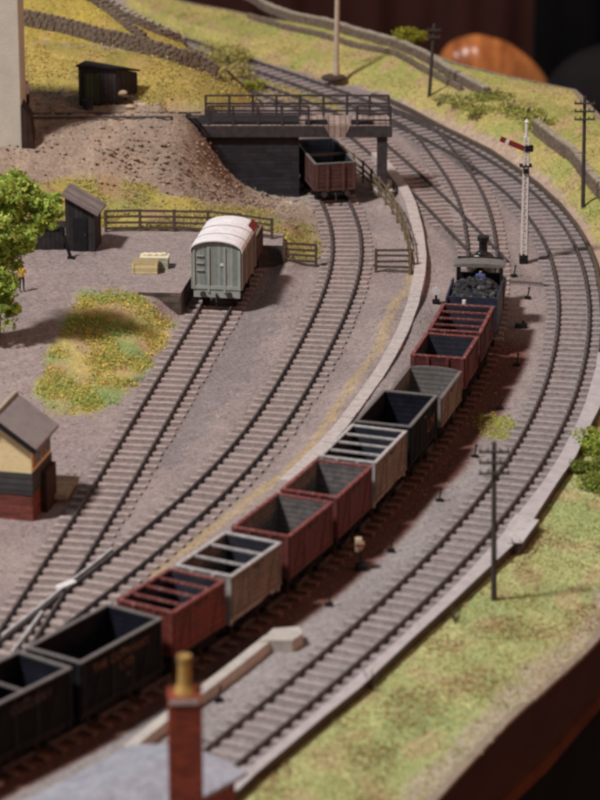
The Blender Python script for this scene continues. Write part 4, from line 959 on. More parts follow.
# crates on the dock
def crate(u0, v0, wd, dp, h, rz, m_, lid, label, dz=0):
    p = at(u0, v0, 1.1); root = empty('crate', p, rz, label, 'crate')
    b = MB(); b.box((wd / 2, dp / 2, h / 2), (wd, dp, h)); b.build('body', m_, root, bevel=.015)
    for x in (.06, wd - .06): c__ = MB(); c__.box((x, -.012, h / 2), (.09, .03, h - .01)); c__.build('batten', m_, root)
    b = MB(); b.box((wd / 2, dp / 2, h + .025), (wd + .03, dp + .03, .05)); b.build('lid', lid, root)
    return root
crate(132, 274, 1.22, .75, .52, -.04, 'crate_yellow', 'crate_yellow', 'yellow wooden crate, the nearer of the two on the goods dock')
crate(140, 269.0, 1.35, .75, .52, -.04, 'crate_green', 'pale_lid', 'greenish crate with a pale lid just behind the yellow crate on the dock')
p = at(141, 268.5, 1.1); b = MB()
for i in range(7): b.sphere((.2 + i * .15, .35 + random.uniform(-.06, .06), .62), .13, sq=(1.1, 1, .5), n=8, rough=.05)
tag(b.build('sack', 'pale_lid', None, p), 'lumpy pale sack lying along the greenish crate lid', 'sack')

# foreground building: slate roof and brick chimney
e1, e2 = at(133, 744, 2.6), at(248, 772, 2.6); f1 = at(25, 800, 2.6)
dr = (f1 - e1).normalized(); e2b = e2 + dr * 9; e1b = e1 + dr * 9; mid = (e1 + e2) / 2 + Vector((0, 0, .45)); midb = mid + dr * 9
root = empty('station_building', (mid.x, mid.y, 0), 0, 'building with a blue grey slate roof at the bottom of the picture', 'building')
o = root.location; L_ = lambda v_: tuple(Vector(v_) - o)
b = MB(); th = Vector((0, 0, -.12))
for A_, B_ in ((e1, e1b), (e2, e2b)):
    b.add([L_(A_), L_(mid), L_(midb), L_(B_), L_(A_ + th), L_(mid + th), L_(midb + th), L_(B_ + th)], [(0, 1, 2, 3), (7, 6, 5, 4), (0, 4, 5, 1), (2, 6, 7, 3), (3, 7, 4, 0)])
b.build('roof', 'slate_blue', root)
b = MB(); wi = [e1.lerp(e2, .06) + dr * .3, e1.lerp(e2, .94) + dr * .3, e2b.lerp(e1b, .06), e1b.lerp(e2b, .06)]; b.prism([(q_.x - o.x, q_.y - o.y) for q_ in wi], -.5, 2.5); b.build('wall', 'red_brick', root)
cy_ = at(186, 812, 3.0).y; cpos = at_y(186, 800, cy_) - o; ztop = at_y(186, 692, cy_).z
ch = MB(); cw = 1.0
ch.box((cpos.x, cpos.y, (2.4 + ztop) / 2), (cw, .9, ztop - 2.4), .05, bev=.03)
chm = ch.build('chimney', 'chimney_brick', root)
cc = MB(); cc.box((cpos.x, cpos.y, ztop - .12), (cw * .9 + .0, .98, .14), .05, bev=.05); cc.build('brick_course', 'pale_mortar', chm)
cc = MB(); cc.cyl((cpos.x, cpos.y, ztop - .05), (cpos.x, cpos.y, ztop + .25), .33, .22, 14); cc.cyl((cpos.x, cpos.y, ztop + .2), (cpos.x, cpos.y, ztop + 1.05), .21, .17, 14); cc.cyl((cpos.x, cpos.y, ztop + .95), (cpos.x, cpos.y, ztop + 1.15), .21, .21, 14)
cc.build('chimney_pot', 'pot_clay', chm)

# ------------------------------------------------------------------ signal, poles, lamp
p = at(523.5, 263, 0)
root = empty('signal', p, 0, 'white lattice semaphore signal with a red arm beside the main line', 'signal')
b = MB(); n = 34
for sx in (-.12, .12):
    for sy in (-.12, .12): b.beam((sx, sy, .4), (sx * .75, sy * .75, 6.4), .085, .085)
for k in range(n):
    z0, z1 = .45 + k * .175, .45 + (k + 1) * .175; s_ = 1 if k % 2 else -1; r_ = .12 - .03 * k / n
    for ax in (-1, 1): b.beam((-r_ * s_, ax * r_, z0), (r_ * s_, ax * r_, z1), .055, .04); b.beam((ax * r_, -r_ * s_, z0), (ax * r_, r_ * s_, z1), .04, .055)
b.build('lattice_post', 'white_paint', root)
b = MB(); b.box((0, 0, .22), (.42, .42, .45), bev=.04); b.build('base', 'black_iron', root)
b = MB(); b.cyl((0, 0, 6.4), (0, 0, 7.2), .09, .07, 10); b.cyl((0, 0, 7.15), (0, 0, 7.3), .12, .02, 10); b.build('post_top', 'white_paint', root)
b = MB(); b.beam((-.12, -.16, 5.85), (-1.28, -.16, 6.35), .05, .26); ar = b.build('arm', 'signal_red', root)
b = MB(); b.beam((-.86, -.19, 6.17), (-1.02, -.19, 6.24), .02, .262); b.build('arm_band', 'white_paint', ar)
b = MB(); b.box((.14, -.1, 5.85), (.4, .16, .3), bev=.03); b.cyl((.22, -.15, 5.8), (.22, -.28, 5.8), .1); b.build('spectacle', 'black_iron', root)
b = MB(); b.box((0, .05, 4.95), (.6, .5, .07)); b.box((0, -.1, 4.7), (.26, .26, .2)); b.build('lamp_platform', 'black_iron', root)
b = MB(); b.beam((.2, .1, 0), (.16, .1, 6.0), .03, .03); b.build('ladder_rod', 'black_iron', root)
def tpole(u, v, h, arms, lean, label, aw=1.2, z0=0, sk=0):
    p = on_ground(u, v, z0); root = empty('telegraph_pole', p, random.uniform(-.1, .1), label, 'telegraph pole')
    b = MB(); b.cyl((0, 0, -.2), (lean, 0, h), .115, .085, 10); b.build('pole', 'pole_wood', root)
    for k in range(arms):
        z = h - .35 - k * .42; x = lean * z / h; c_ = MB(); c_.box((x, -.12, z), (aw * .9, .08, .085)); ar = c_.build('cross_arm', 'pole_wood', root)
        for q_ in (-.45, -.2, .2, .45):
            c_ = MB(); c_.cyl((x + q_ * aw * .9, -.12, z + .04), (x + q_ * aw * .9, -.12, z + .15), .03, .035, 8); c_.build('insulator', 'insulator', ar)
    return root
tpole(494, 600, 6.2, 3, -.12, 'dark telegraph pole with three cross arms standing in the near right grass', 1.25, -.5)
tpole(583, 207, 5.9, 3, -.08, 'telegraph pole at the far right edge beside the stone wall', 1.2, 1)
tpole(429, 96, 4.3, 2, .25, 'small telegraph pole standing before the yellow bush on the rear bank', .9, 1)
p = on_ground(336, 77, .5); root = empty('lamp_post', p, 0, 'tall cream lamp post rising beyond the bridge', 'lamp post')
b = MB(); b.cyl((0, 0, -.1), (.08, 0, 6.2), .17, .13, 12); b.cyl((0, 0, -.1), (0, 0, .8), .24, .2, 12); b.build('post', 'lamp_post_cream', root)
b = MB(); b.beam((.05, 0, 5.55), (-.9, 0, 5.5), .1, .1); b.beam((.05, 0, 5.2), (-.5, 0, 5.5), .06, .06); b.build('bracket', 'lamp_post_cream', root)
b = MB(); b.cyl((-.9, 0, 5.5), (-.9, 0, 5.2), .1, .26, 12); b.build('lamp_shade', 'white_paint', root)
b = MB(); b.sphere((0, 0, -.05), .75, sq=(1, .8, .3), rough=.08, n=12); tag(b.build('mound', 'bark', None, p + Vector((-.15, 0, 0))), 'dark low mound of soil round the foot of the cream lamp post', 'mound')

# point levers and marker posts between the tracks
def lever(u, v, label, h=.55):
    p = at(u, v, 0); root = empty('point_lever', p, random.uniform(-.3, .3), label, 'lever', 'small dark levers between the train and the main line')
    b = MB(); b.box((0, 0, .06), (.3, .18, .14), bev=.03); b.build('base', 'black_iron', root)
    b = MB(); b.cyl((0, 0, .1), (.06, 0, h), .035, .03, 8); b.sphere((.06, 0, h), .06, n=6); b.build('handle', 'black_iron', root)
for a in [(439.5, 502, 'small dark lever just left of the telegraph pole arms'), (391, 552, 'small dark lever beside the standing signalling figure'),
          (329, 606, 'small dark lever nearest the pale end block'), (219, 702, 'small dark lever right of the brick chimney'),
          (500, 410, 'small dark lever just above the light green weed patch'), (516.5, 366, 'small dark lever above the weed patch, second from it'),
          (527.7, 299, 'small dark lever directly below the signal post'), (514, 277, 'small dark lever just left below the signal foot'), (474.7, 458, 'small dark lever at the left of the telegraph pole top')]:
    lever(a[0], a[1], a[2])
p = at(521, 328, 0); b = MB(); b.box((0, 0, .1), (.55, .25, .2), bev=.05); b.box((.1, 0, .25), (.15, .15, .2)); tag(b.build('point_motor', 'black_iron', None, p), 'squat dark point box between the locomotive and main line', 'point box')
b = MB()
for dy in (0, .12): b.beam(tuple(at(498, 281.5, .08) + Vector((0, dy * 2, 0))), tuple(at(548, 285, .08) + Vector((0, dy * 2, 0))), .05, .04)
tag(b.build('point_rodding', 'rail_steel'), 'thin dark rodding crossing from the locomotive to the main line', 'rodding')
# ground signal by the train
p = at(361, 570, 0); root = empty('ground_signal', p, 0, 'small black and pale ground signal beside the red wagons', 'ground signal')
b = MB(); b.box((0, 0, .12), (.45, .35, .25), bev=.05); b.cyl((0, 0, .2), (-.05, 0, .9), .06, .05, 8); b.build('stand', 'black_iron', root)
b = MB(); b.cyl((-.05, -.06, 1.05), (-.05, -.12, 1.05), .18, .18, 16); b.build('disc', 'sacking', root)
b = MB(); b.box((-.05, -.14, 1.05), (.32, .03, .07), 0); b.build('stripe', 'signal_red', root)
b = MB(); b.box((-.1, .08, 1.0), (.25, .25, .5), bev=.05); b.build('lamp', 'sacking', root)

# ------------------------------------------------------------------ people (tiny figures, one skinned body each)
def person(loc, rz, label, shirt, legs='trousers_dark', pose='stand', s=1.0, hair='hair_dark'):
    J = {'hip': (0, 0, .92), 'chest': (0, 0, 1.3), 'neck': (0, 0, 1.48), 'head': (0, -.02, 1.66),
         'shl': (-.2, 0, 1.42), 'ell': (-.27, -.02, 1.14), 'hal': (-.25, -.14, .9), 'shr': (.2, 0, 1.42), 'elr': (.27, -.02, 1.14), 'har': (.25, -.16, .92),
         'hpl': (-.1, 0, .9), 'knl': (-.11, -.03, .5), 'anl': (-.12, .02, .08), 'tol': (-.13, -.16, .04), 'hpr': (.1, 0, .9), 'knr': (.11, -.03, .5), 'anr': (.12, .02, .08), 'tor': (.13, -.16, .04)}
    R_ = {'hip': .15, 'chest': .17, 'neck': .065, 'head': .115, 'shl': .075, 'ell': .05, 'hal': .042, 'shr': .075, 'elr': .05, 'har': .042, 'hpl': .1, 'knl': .072, 'anl': .05, 'tol': .045, 'hpr': .1, 'knr': .072, 'anr': .05, 'tor': .045}
    ks = list(J); E_ = [('hip', 'chest'), ('chest', 'neck'), ('neck', 'head'), ('chest', 'shl'), ('shl', 'ell'), ('ell', 'hal'), ('chest', 'shr'), ('shr', 'elr'), ('elr', 'har'), ('hip', 'hpl'), ('hpl', 'knl'), ('knl', 'anl'), ('anl', 'tol'), ('hip', 'hpr'), ('hpr', 'knr'), ('knr', 'anr'), ('anr', 'tor')]
    me = bpy.data.meshes.new('person'); me.from_pydata([tuple(c * s for c in J[k]) for k in ks], [(ks.index(a), ks.index(b)) for a, b in E_], [])
    o = bpy.data.objects.new('person', me); COL.objects.link(o); o.location = loc; o.rotation_euler = (0, 0, rz)
    sk = o.modifiers.new('skin', 'SKIN'); me.skin_vertices or None
    if not me.skin_vertices: me.attributes  # layer is created by the modifier
    for i, k in enumerate(ks): me.skin_vertices[0].data[i].radius = (R_[k] * s, R_[k] * s)
    me.skin_vertices[0].data[0].use_root = True
    sb = o.modifiers.new('sub', 'SUBSURF'); sb.levels = 1; sb.render_levels = 2
    dg = bpy.context.evaluated_depsgraph_get(); ev = bpy.data.meshes.new_from_object(o.evaluated_get(dg)); o.modifiers.clear(); o.data = ev
    ev.materials.clear()
    for m_ in (legs, shirt, 'skin', hair): ev.materials.append(M[m_])
    for f in ev.polygons:
        c = f.center; z = c.z / s; f.use_smooth = True
        f.material_index = (0 if z < .93 else 1) if not (z > 1.5 or (abs(c.x / s) > .18 and z < 1.05 and z > .8)) else 2
        if z > 1.72 or (z > 1.6 and c.y / s > .03): f.material_index = 3
    return tag(o, label, 'person')
person(at(22, 291, 1.1), .3, 'person in a bright yellow top standing beside the tree trunk', 'shirt_yellow', s=.75)
person(on_ground(27, 110, 4.4), 1.0, 'person in a pale top standing beside the cream tower', 'shirt_pale', s=.95)
p = at(436, 304, 0); root = empty('ground_signal', p, 0, 'small bright ground signal left of the coal tender', 'ground signal')
b = MB(); b.box((0, 0, .1), (.35, .3, .2), bev=.04); b.cyl((0, 0, .15), (0, 0, .6), .06, .05, 8); b.build('stand', 'black_iron', root)
b = MB(); b.cyl((0, -.06, .68), (0, -.12, .68), .2, .2, 16); b.build('disc', 'white_paint', root)
b = MB(); b.box((0, .08, .66), (.22, .2, .3), bev=.04); b.build('lamp', 'black_iron', root)

# ------------------------------------------------------------------ rolling stock
def wheels_under(root, L_, wb, z=.5, r=.42):
    for sy in (-1, 1):
        for sx in (-1, 1):
            b = MB(); b.cyl((sx * .66, sy * wb / 2, z + .18), (sx * .80, sy * wb / 2, z + .18), r, r, 18); b.cyl((sx * .58, sy * wb / 2, z + .18), (sx * .67, sy * wb / 2, z + .18), r + .05, r + .05, 18)
            b.build('wheel', 'wheel_iron', root)
            b = MB(); b.box((sx * .95, sy * wb / 2, z + .2), (.16, .24, .26), bev=.03); b.beam((sx * .93, sy * wb / 2, z + .3), (sx * .93, sy * wb / 2 - .38, z + .42), .05, .06); b.beam((sx * .93, sy * wb / 2, z + .3), (sx * .93, sy * wb / 2 + .38, z + .42), .05, .06)
            b.build('axle_box', 'black_iron', root)
def buffers(root, L_, z=.98, ends=(-1, 1)):
    for sy in ends:
        for sx in (-.62, .62):
            b = MB(); b.cyl((sx, sy * L_ / 2, z), (sx, sy * (L_ / 2 + .14), z), .085, .075, 10); b.cyl((sx, sy * (L_ / 2 + .14), z), (sx, sy * (L_ / 2 + .19), z), .15, .15, 14)
            b.build('buffer', 'buffer_iron', root)
        b = MB(); b.cyl((0, sy * L_ / 2, z - .02), (0, sy * (L_ / 2 + .2), z - .08), .04, .04, 8); b.beam((0, sy * (L_ / 2 + .17), z - .05), (0, sy * (L_ / 2 + .17), z - .38), .06, .06)
        b.build('coupling', 'buffer_iron', root)
def text_part(s, size, loc, rot, m_, parent, name='lettering'):
    cu = bpy.data.curves.new(name, 'FONT'); cu.body = s; cu.size = size; cu.extrude = .006; cu.align_x = 'CENTER'; cu.align_y = 'CENTER'; cu.space_character = 1.1
    t = bpy.data.objects.new(name, cu); COL.objects.link(t); bpy.context.view_layer.update()
    me = bpy.data.meshes.new_from_object(t.evaluated_get(bpy.context.evaluated_depsgraph_get())); bpy.data.objects.remove(t)
    o = bpy.data.objects.new(name, me); COL.objects.link(o); me.materials.clear(); me.materials.append(M[m_])
    o.parent = parent; o.location = loc; o.rotation_euler = rot; return o
def wagon(x, y, a, L_, label, col, edge, inside='inside_dark', bars=0, H=1.62, W=2.3, top=2.7, arched=False, letter=None, mineral=False, load=None, side=None, door_pale=False, group='open wagons of the coal train'):
    root = empty('wagon', (x, y, 0), a, label, 'wagon', group); zb = top - H; t = .09; pm = col + '_planks'; ps = (side or col) + '_planks'
    b = MB()                                                    # ends and sides are separate boards round a floor
    b.box((0, 0, zb + .04), (W - 2 * t, L_ - 2 * t, .1)); b.build('floor', 'floor_dark', root)
    for sx in (-1, 1):
        b = MB(); b.box((sx * (W / 2 - t / 2), 0, zb + H / 2), (t, L_, H)); s_ = b.build('side', ps, root)
        b = MB(); b.box((sx * (W / 2 - t - .012), 0, zb + H / 2 + .02), (.02, L_ - 2 * t - .02, H - .06)); b.build('side_lining', inside if not (door_pale and sx == -1) else 'inside_pale', s_)
    for sy in (-1, 1):
        b = MB()
        if arched and sy > 0: b.ext([(-W / 2 + t + .003, zb), (W / 2 - t - .003, zb)] + [((W / 2 - t - .003) * math.cos(q_), zb + H + .16 * math.sin(q_)) for q_ in np.linspace(0, math.pi, 13)], 'y', sy * (L_ / 2 - t), sy * (L_ / 2 - .003))
        else: b.box((0, sy * (L_ / 2 - t / 2 - .002), zb + H / 2), (W - 2 * t - .006, t, H))
        e_ = b.build('end', pm, root)
        if not (arched and sy > 0):
            b = MB(); b.box((0, sy * (L_ / 2 - t - .014), zb + H / 2 + .02), (W - 2 * t - .06, .02, H - .08)); b.build('end_lining', inside, e_)
    b = MB(); z = zb + H + .02                                  # top capping strips
    for sx in (-1, 1): b.box((sx * (W / 2 - t / 2), 0, z), (t + .05, L_ + .03, .05))
    if not arched:
        for sy in (-1, 1): b.box((0, sy * (L_ / 2 - t / 2), z + .003), (W + .03, t + .05, .05))
    b.build('top_rim', edge, root)
    for sx in (-1, 1):                                          # iron strapping, one set per side and end
        b = MB()
        for yy_ in (-L_ / 2 + .1, -.55, .55, L_ / 2 - .1): b.box((sx * (W / 2 + .018), yy_, zb + H / 2), (.035, .09, H - .02))
        b.box((sx * (W / 2 + .016), 0, zb + .05), (.03, L_ - .02, .07))
        for yy_ in (-L_ / 4 - .2, L_ / 4 + .2): b.beam((sx * (W / 2 + .02), yy_ - .3, zb + .05), (sx * (W / 2 + .02), yy_ + .3, zb + H * .9), .03, .06)
        b.build('strapping', (side or col) + '_paint', root)
    for sy in (-1, 1):
        b = MB(); b.box((0, sy * (L_ / 2 + .02), zb + .06), (W - .1, .03, .09))
        for xx in (-.42, .42): b.box((xx, sy * (L_ / 2 + .045), zb + H / 2 - .02), (.13, .09, H + .02))
        for xx in (-W / 2 + .1, W / 2 - .1): b.box((xx, sy * (L_ / 2 + .012), zb + H / 2), (.16, .03, H - .04))
        b.build('end_post', col + '_paint', root)
    for sx in (-1, 1):
        b = MB(); b.box((sx * (W / 2 + .012), 0, zb + H * .45), (.03, 1.0, H * .82)); d_ = b.build('side_door', ps, root)
        b = MB(); b.box((sx * (W / 2 + .04), 0, zb + H * .86), (.04, .3, .07)); b.build('latch', 'buffer_iron', d_)
    b = MB()
    for sx in (-1, 1): b.box((sx * (W / 2 - .22), 0, zb - .13), (.14, L_ - .04, .26))
    for sy in (-1, 1): b.box((0, sy * (L_ / 2 - .06), zb - .13), (W - .12, .12, .28))
    b.build('underframe', 'black_iron' if col != 'grey' else 'grey_paint', root)
    b = MB(); b.beam((W / 2 - .1, -.9, .55), (W / 2 - .1, 1.2, .95), .05, .07); b.build('brake_lever', 'black_iron', root)
    for k in range(bars):
        yy_ = -L_ / 2 + L_ * (k + 1) / (bars + 1); c_ = MB(); c_.box((0, yy_, top - .02), (W - .08, .09, .07)); c_.build('cross_bar', edge, root)
    if load:
        c_ = MB(); c_.box((0, 0, zb + load / 2 + .05), (W - .3, L_ - .3, load)); c_.build('load', 'floor_dark', root, bevel=.1)
    wheels_under(root, L_, L_ * .52, .25, .40); buffers(root, L_, zb - .14)
    if letter:
        for (s_, sz, yy_, zz, m_) in letter: text_part(s_, sz, (W / 2 + .045, yy_, zz), (math.pi / 2, 0, math.pi / 2), m_, root)
    return root
S = lambda y: arc_of_y(cT, y)
def place(yn, L_, W=2.3):
    """near (buffer) end at arc of yn, length L_ going forward"""
    x, y, a = at_arc(cT, S(yn) + L_ / 2); return x, y, a
TR = [  # near-end y, length, label, colour, edge, kwargs
 (131.92, 3.85, 'weathered dark red wagon with three cross bars, directly behind the coal tender', 'brown', 'red_edge', dict(bars=3, H=1.35)),
 (128.40, 3.1, 'brown open wagon with a bright red near end, second behind the tender', 'maroon', 'red_edge', dict(inside='inside_dark', H=1.35)),
 (124.35, 3.65, 'grey steel mineral wagon with rounded ends and sides in painted brown shade', 'steel', 'grey_edge', dict(inside='inside_steel', arched=True, side='rust', H=1.25, top=2.32)),
 (119.84, 4.05, 'black open wagon with a pale top rim, in front of the pale grey barred wagon', 'black', 'grey_edge', dict(inside='inside_black', H=1.6, letter=[('LM', .8, .9, 1.9, 'lettering_orange')])),
 (115.75, 3.85, 'pale grey wagon with three cross bars between the black wagon and the maroon one', 'grey', 'pale_edge', dict(bars=3, H=1.58, side='rust')),
 (112.03, 3.6, 'maroon open wagon with grey inside, the farther of the two maroon wagons', 'maroon', 'red_edge', dict(inside='inside_pale', door_pale=True)),
 (108.10, 3.85, 'maroon open wagon with grey inside, just behind the nearer pale grey barred wagon', 'maroon', 'red_edge', dict(inside='inside_pale', door_pale=True)),
 (104.34, 3.65, 'pale grey wagon with three cross bars and a side in painted brown shade between two red wagons', 'grey', 'pale_edge', dict(bars=2, H=1.58, door_pale=True, side='rust')),
 (101.12, 3.35, 'bright red wagon with cross bars next to the long black wagons', 'red', 'red_edge', dict(bars=3, H=1.62)),
 (96.84, 4.5, 'long black wagon with faded orange lettering on its side', 'black', 'grey_edge', dict(inside='inside_black', H=1.85, top=2.75, letter=[('THE COMPANY', .42, -.1, 2.32, 'lettering_orange'), ('LTD', .40, .2, 1.9, 'lettering_orange'), ('N', .3, .25, 1.5, 'lettering_pale')])),
 (91.9, 4.5, 'black wagon with a cross bar at the lower left corner of the picture', 'black', 'grey_edge', dict(inside='inside_black', H=1.85, top=2.75, bars=1, letter=[('COLLIERY', .42, .2, 2.3, 'lettering_pale')])),
 (87.0, 4.4, 'rearmost black wagon at the lower left edge of the picture', 'black', 'grey_edge', dict(inside='inside_black', H=1.85, top=2.75)),
]
prev = None
for yn, L_, lab, col, edge, kw in TR:
    s0_ = S(yn) if yn > 95 else prev - .42 - L_
    prev = s0_; x, y, a = at_arc(cT, s0_ + L_ / 2); wagon(x, y, a, L_, lab, col, edge, **kw)
# wagon under the loading stage
wy = 161.9; L_ = 5.3; x, y, a = pt(cC, wy) , wy, 0
xa, xb = pt(cC, wy), pt(cC, wy + L_); a = math.atan2(-(xb - xa), L_)
a = math.radians(12); cx = pt(cC, wy) - 0.0
r_ = wagon(cx - math.sin(a) * L_ / 2 - .05, wy + L_ / 2, a, L_, 'long brown open wagon with a reddish near end under the bridge', 'oxide', 'grey_edge', H=1.45, W=2.2, top=2.28, group='open wagons in the yard')
b = MB(); b.box((0, -.2, 2.16), (2.2, .12, .12)); b.build('cross_bar', 'grey_edge', r_)
# brown wagon hidden behind the van
sD = arc_of_y(cD, 147.6); x, y, a = at_arc(cD, sD + 1.45)
wagon(x, y, a, 2.6, 'brown open wagon coupled behind the pale grey van', 'oxide', 'fence_timber', H=1.2, top=2.3, group='open wagons in the yard')

# pale grey covered van
vy = 143.3; Lv = 4.1; x, y, a = at_arc(cD, arc_of_y(cD, vy) + Lv / 2); x += .1
root = empty('covered_van', (x, y, 0), a, 'pale grey green covered van with an arched white roof standing at the goods dock', 'van')
W, zb, ze = 2.3, 1.12, 3.05; rise = .42
b = MB(); prof = [(-W / 2, zb), (W / 2, zb), (W / 2, ze)] + [(W / 2 * math.cos(q_), ze + rise * math.sin(q_)) for q_ in np.linspace(0.08, math.pi - .08, 15)] + [(-W / 2, ze)]
b.ext(prof, 'y', -Lv / 2, Lv / 2); b.build('body', 'van_paint', root)
for sx in (-1, 1):
    b = MB(); b.box((sx * (W / 2 + .012), 0, (zb + ze) / 2), (.03, Lv - .02, ze - zb - .02)); s_ = b.build('side_boards', 'van_side_shade', root)
    b = MB(); b.box((sx * (W / 2 + .04), 0, (zb + ze) / 2 - .02), (.04, 1.4, ze - zb - .12)); b.build('sliding_door', 'van_side_shade', root)
    b = MB()
    for yy_ in (-Lv / 2 + .06, -.75, .75, Lv / 2 - .06): b.box((sx * (W / 2 + .04), yy_, (zb + ze) / 2), (.05, .09, ze - zb))
    b.build('framing', 'van_trim', s_)
b = MB(); n = 16; Ro = []
for q_ in np.linspace(-.12, math.pi + .12, n): Ro.append(((W / 2 + .1) * math.cos(q_), ze + .0 + (rise + .07) * math.sin(q_)))
Ri = [(p_[0] * .97, p_[1] - .05) for p_ in Ro]; b.ext(Ro + Ri[::-1], 'y', -Lv / 2 - .13, Lv / 2 + .1); rf = b.build('roof', 'roof_white', root)
for yy_ in (-.95, .45):
    b = MB(); seg = [((W / 2 + .105) * math.cos(q_), ze + .005 + (rise + .075) * math.sin(q_)) for q_ in np.linspace(-.1, math.pi + .1, n)]
    for p1, p2 in zip(seg[:-1], seg[1:]): b.beam((p1[0], yy_, p1[1]), (p2[0], yy_, p2[1]), .05, .03)
    b.build('rain_strip', 'grey_paint', rf)
b = MB()
for xx in (-W / 2 + .07, -.38, .38, W / 2 - .07): b.box((xx, -Lv / 2 - .03, (zb + ze) / 2), (.1, .06, ze - zb + (.28 if abs(xx) < 1 else -.02)))
b.box((0, -Lv / 2 - .02, zb + .1), (W, .05, .16)); b.build('end_framing', 'van_trim', root)
for k in range(3):
    b = MB(); b.box((-.78, -Lv / 2 - .04, 2.75 - k * .35), (.36, .06, .05)); b.build('foot_step', 'van_trim', root)
b = MB(); b.box((.28, -Lv / 2 - .035, 2.35), (.22, .03, .12)); b.build('number_plate', 'white_paint', root)
for sy in (-1, 1):
    b = MB(); b.box((0, sy * (Lv / 2 - .06), zb - .2), (W - .1, .14, .38)); b.build('headstock', 'van_trim', root)
b = MB()
for sx in (-1, 1): b.box((sx * .95, 0, zb - .14), (.14, Lv - .3, .26))
b.build('underframe', 'black_iron', root)
wheels_under(root, Lv, 2.2, .25, .40); buffers(root, Lv, zb - .2)
b = MB(); b.cyl((0, -Lv / 2 - .1, .95), (.02, -Lv / 2 - .14, .35), .05, .05, 8); b.build('vacuum_hose', 'black_iron', root)
b = MB(); b.box((.85, -1.05, 3.2), (.5, .9, .05), 0)
red = MB(); red.add([(W / 2 - .15, Lv / 2 - 1.0, ze + .32), (W / 2 + .13, Lv / 2 - 1.0, ze + .02), (W / 2 + .13, Lv / 2 + .12, ze + .02), (W / 2 - .15, Lv / 2 + .12, ze + .32)], [(0, 1, 2, 3)])
ro = red.build('red_roof_patch', 'signal_red', rf); ro.location = (.02, 0, .06); sd_ = ro.modifiers.new('t', 'SOLIDIFY'); sd_.thickness = .04

# tender
yt = 137.0; Lt = 3.3; x, y, a = place(yt - .3, Lt); root = empty('tender', (x, y, 0), a, 'black tender heaped with coal behind the locomotive cab', 'tender')
W = 2.35; b = MB(); b.box((0, 0, 1.75), (W, Lt, 1.2)); b.build('tank', 'tender_blue', root, bevel=.06)
b = MB()
for sx in (-1, 1): b.box((sx * (W / 2 - .05), .1, 2.5), (.08, Lt - .3, .32))
b.box((0, -Lt / 2 + .45, 2.5), (W - .1, .08, .3)); b.box((0, -Lt / 2 + .02, 2.36), (W, .1, .1)); b.build('coal_rails', 'tender_blue', root)
b = MB()
for k in range(190):
    xx, yy_ = random.uniform(-.98, .98), random.uniform(-Lt / 2 + .6, Lt / 2 - .15); hz = 2.42 + .38 * (1 - (xx / 1.1) ** 2) * (.6 + .4 * math.sin(yy_ * 2))
    r0 = random.uniform(.08, .2); b.sphere((xx, yy_, hz), r0, n=4, sq=(1, random.uniform(.7, 1.2), random.uniform(.6, .9)), rough=.2)
o_ = b.build('coal', 'coal', root); o_.data.polygons.foreach_set('use_smooth', [False] * len(o_.data.polygons))
b = MB(); b.box((0, 0, 1.05), (W - .05, Lt + .1, .2)); b.build('frame', 'black_iron', root)
b = MB(); b.box((-.3, -Lt / 2 - .03, 2.55), (.16, .12, .2), bev=.03); b.build('lamp', 'white_paint', root)
for sx in (-1, 1):
    b = MB(); b.cyl((sx * (W / 2 + .03), Lt / 2 - .15, 1.3), (sx * (W / 2 + .03), Lt / 2 - .15, 2.6), .025, .025, 6); b.build('handrail', 'buffer_iron', root)
wheels_under(root, Lt, 1.9, .25, .42); buffers(root, Lt, 1.0, (-1,))
# locomotive
Ll = 4.7; x, y, a = place(yt + 3.25, Ll); root = empty('locomotive', (x, y, 0), a, 'small black steam locomotive at the head of the coal train', 'locomotive')
b = MB(); b.box((0, 0, 1.2), (2.2, Ll, .16)); b.build('running_plate', 'loco_black', root, bevel=.02)
b = MB(); b.box((0, -Ll / 2 + 1.45, 1.85), (2.1, .1, 1.2)); 
for sx in (-1, 1): b.box((sx * 1.03, -Ll / 2 + .85, 1.72), (.08, 1.3, .95))
for sx in (-1, 0, 1): b.box((sx * .98, -Ll / 2 + 1.45, 2.75), (.16 if sx else .26, .1, .75))
b.box((0, -Ll / 2 + 1.45, 3.12), (2.1, .1, .16)); b.build('cab', 'loco_black', root)
for sx in (-1, 1):
    b = MB(); b.cyl((sx * 1.0, -Ll / 2 + .5, 1.3), (sx * 1.0, -Ll / 2 + .5, 3.0), .05, .05, 8); b.build('cab_pillar', 'loco_black', root)
b = MB(); prof = [(-1.18, 3.08), (1.18, 3.08), (1.18, 3.15)] + [(1.18 * math.cos(q_), 3.15 + .2 * math.sin(q_)) for q_ in np.linspace(.1, math.pi - .1, 11)] + [(-1.18, 3.15)]; b.ext([(p_[0], p_[1] - .1 if p_[1] < 3.16 else 3.05 + (p_[1] - 3.15) * .55) for p_ in prof], 'y', -Ll / 2 + .45, -Ll / 2 + 1.6); b.build('cab_roof', 'cab_roof', root)
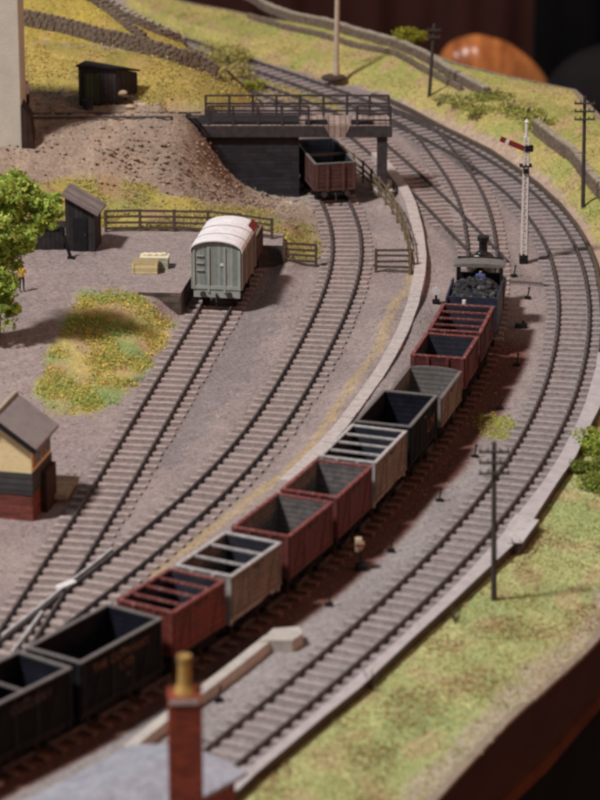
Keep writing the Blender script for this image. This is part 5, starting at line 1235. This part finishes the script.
b = MB(); b.cyl((0, -Ll / 2 + 1.5, 1.95), (0, Ll / 2 - .6, 1.95), .62, .60, 24); b.build('boiler', 'loco_black', root)
b = MB(); b.cyl((0, Ll / 2 - 1.0, 1.95), (0, Ll / 2 - .25, 1.95), .66, .66, 24); b.cyl((0, Ll / 2 - .25, 1.95), (0, Ll / 2 - .18, 1.95), .45, .4, 20); b.build('smokebox', 'loco_black', root)
b = MB(); b.cyl((0, Ll / 2 - .6, 2.5), (0, Ll / 2 - .6, 3.3), .2, .2, 16); b.cyl((0, Ll / 2 - .6, 3.2), (0, Ll / 2 - .6, 3.42), .27, .29, 16); b.cyl((0, Ll / 2 - .6, 2.5), (0, Ll / 2 - .6, 2.72), .32, .2, 16); b.build('chimney', 'loco_black', root)
b = MB(); b.cyl((-.05, .35, 2.5), (-.05, .35, 2.95), .27, .25, 16); b.sphere((-.05, .35, 2.95), .25, sq=(1, 1, .8)); b.build('dome', 'loco_black', root)
b = MB(); b.cyl((-.2, -.45, 2.5), (-.2, -.45, 3.0), .12, .1, 12); b.sphere((-.2, -.45, 3.02), .16, sq=(1, 1, .6)); b.build('safety_valve', 'white_paint', root)
for sx in (-1, 1):
    b = MB(); b.box((sx * .95, -.1, 1.5), (.2, 2.2, .5), bev=.04); s_ = b.build('splasher', 'loco_black', root)
    b = MB(); b.box((sx * 1.06, -.1, 1.5), (.015, 2.0, .06)); b.build('lining', 'loco_red', s_)
    b = MB(); b.box((sx * 1.09, 0, 1.02), (.05, Ll, .16)); b.build('valance', 'loco_red', root)
    for yy_ in (-1.1, .1, 1.2):
        b = MB(); b.cyl((sx * .62, yy_, .72), (sx * .78, yy_, .72), .5, .5, 20); b.build('wheel', 'wheel_iron', root)
b = MB(); b.box((0, Ll / 2 - .05, 1.1), (2.2, .14, .35)); b.build('buffer_beam', 'loco_red', root)
buffers(root, Ll, 1.05, (1,))
pc = person((x + .05 - math.sin(a) * -1.7, y - 1.75, 1.28), a, 'person in blue working in the locomotive cab', 'shirt_blue', s=.92)
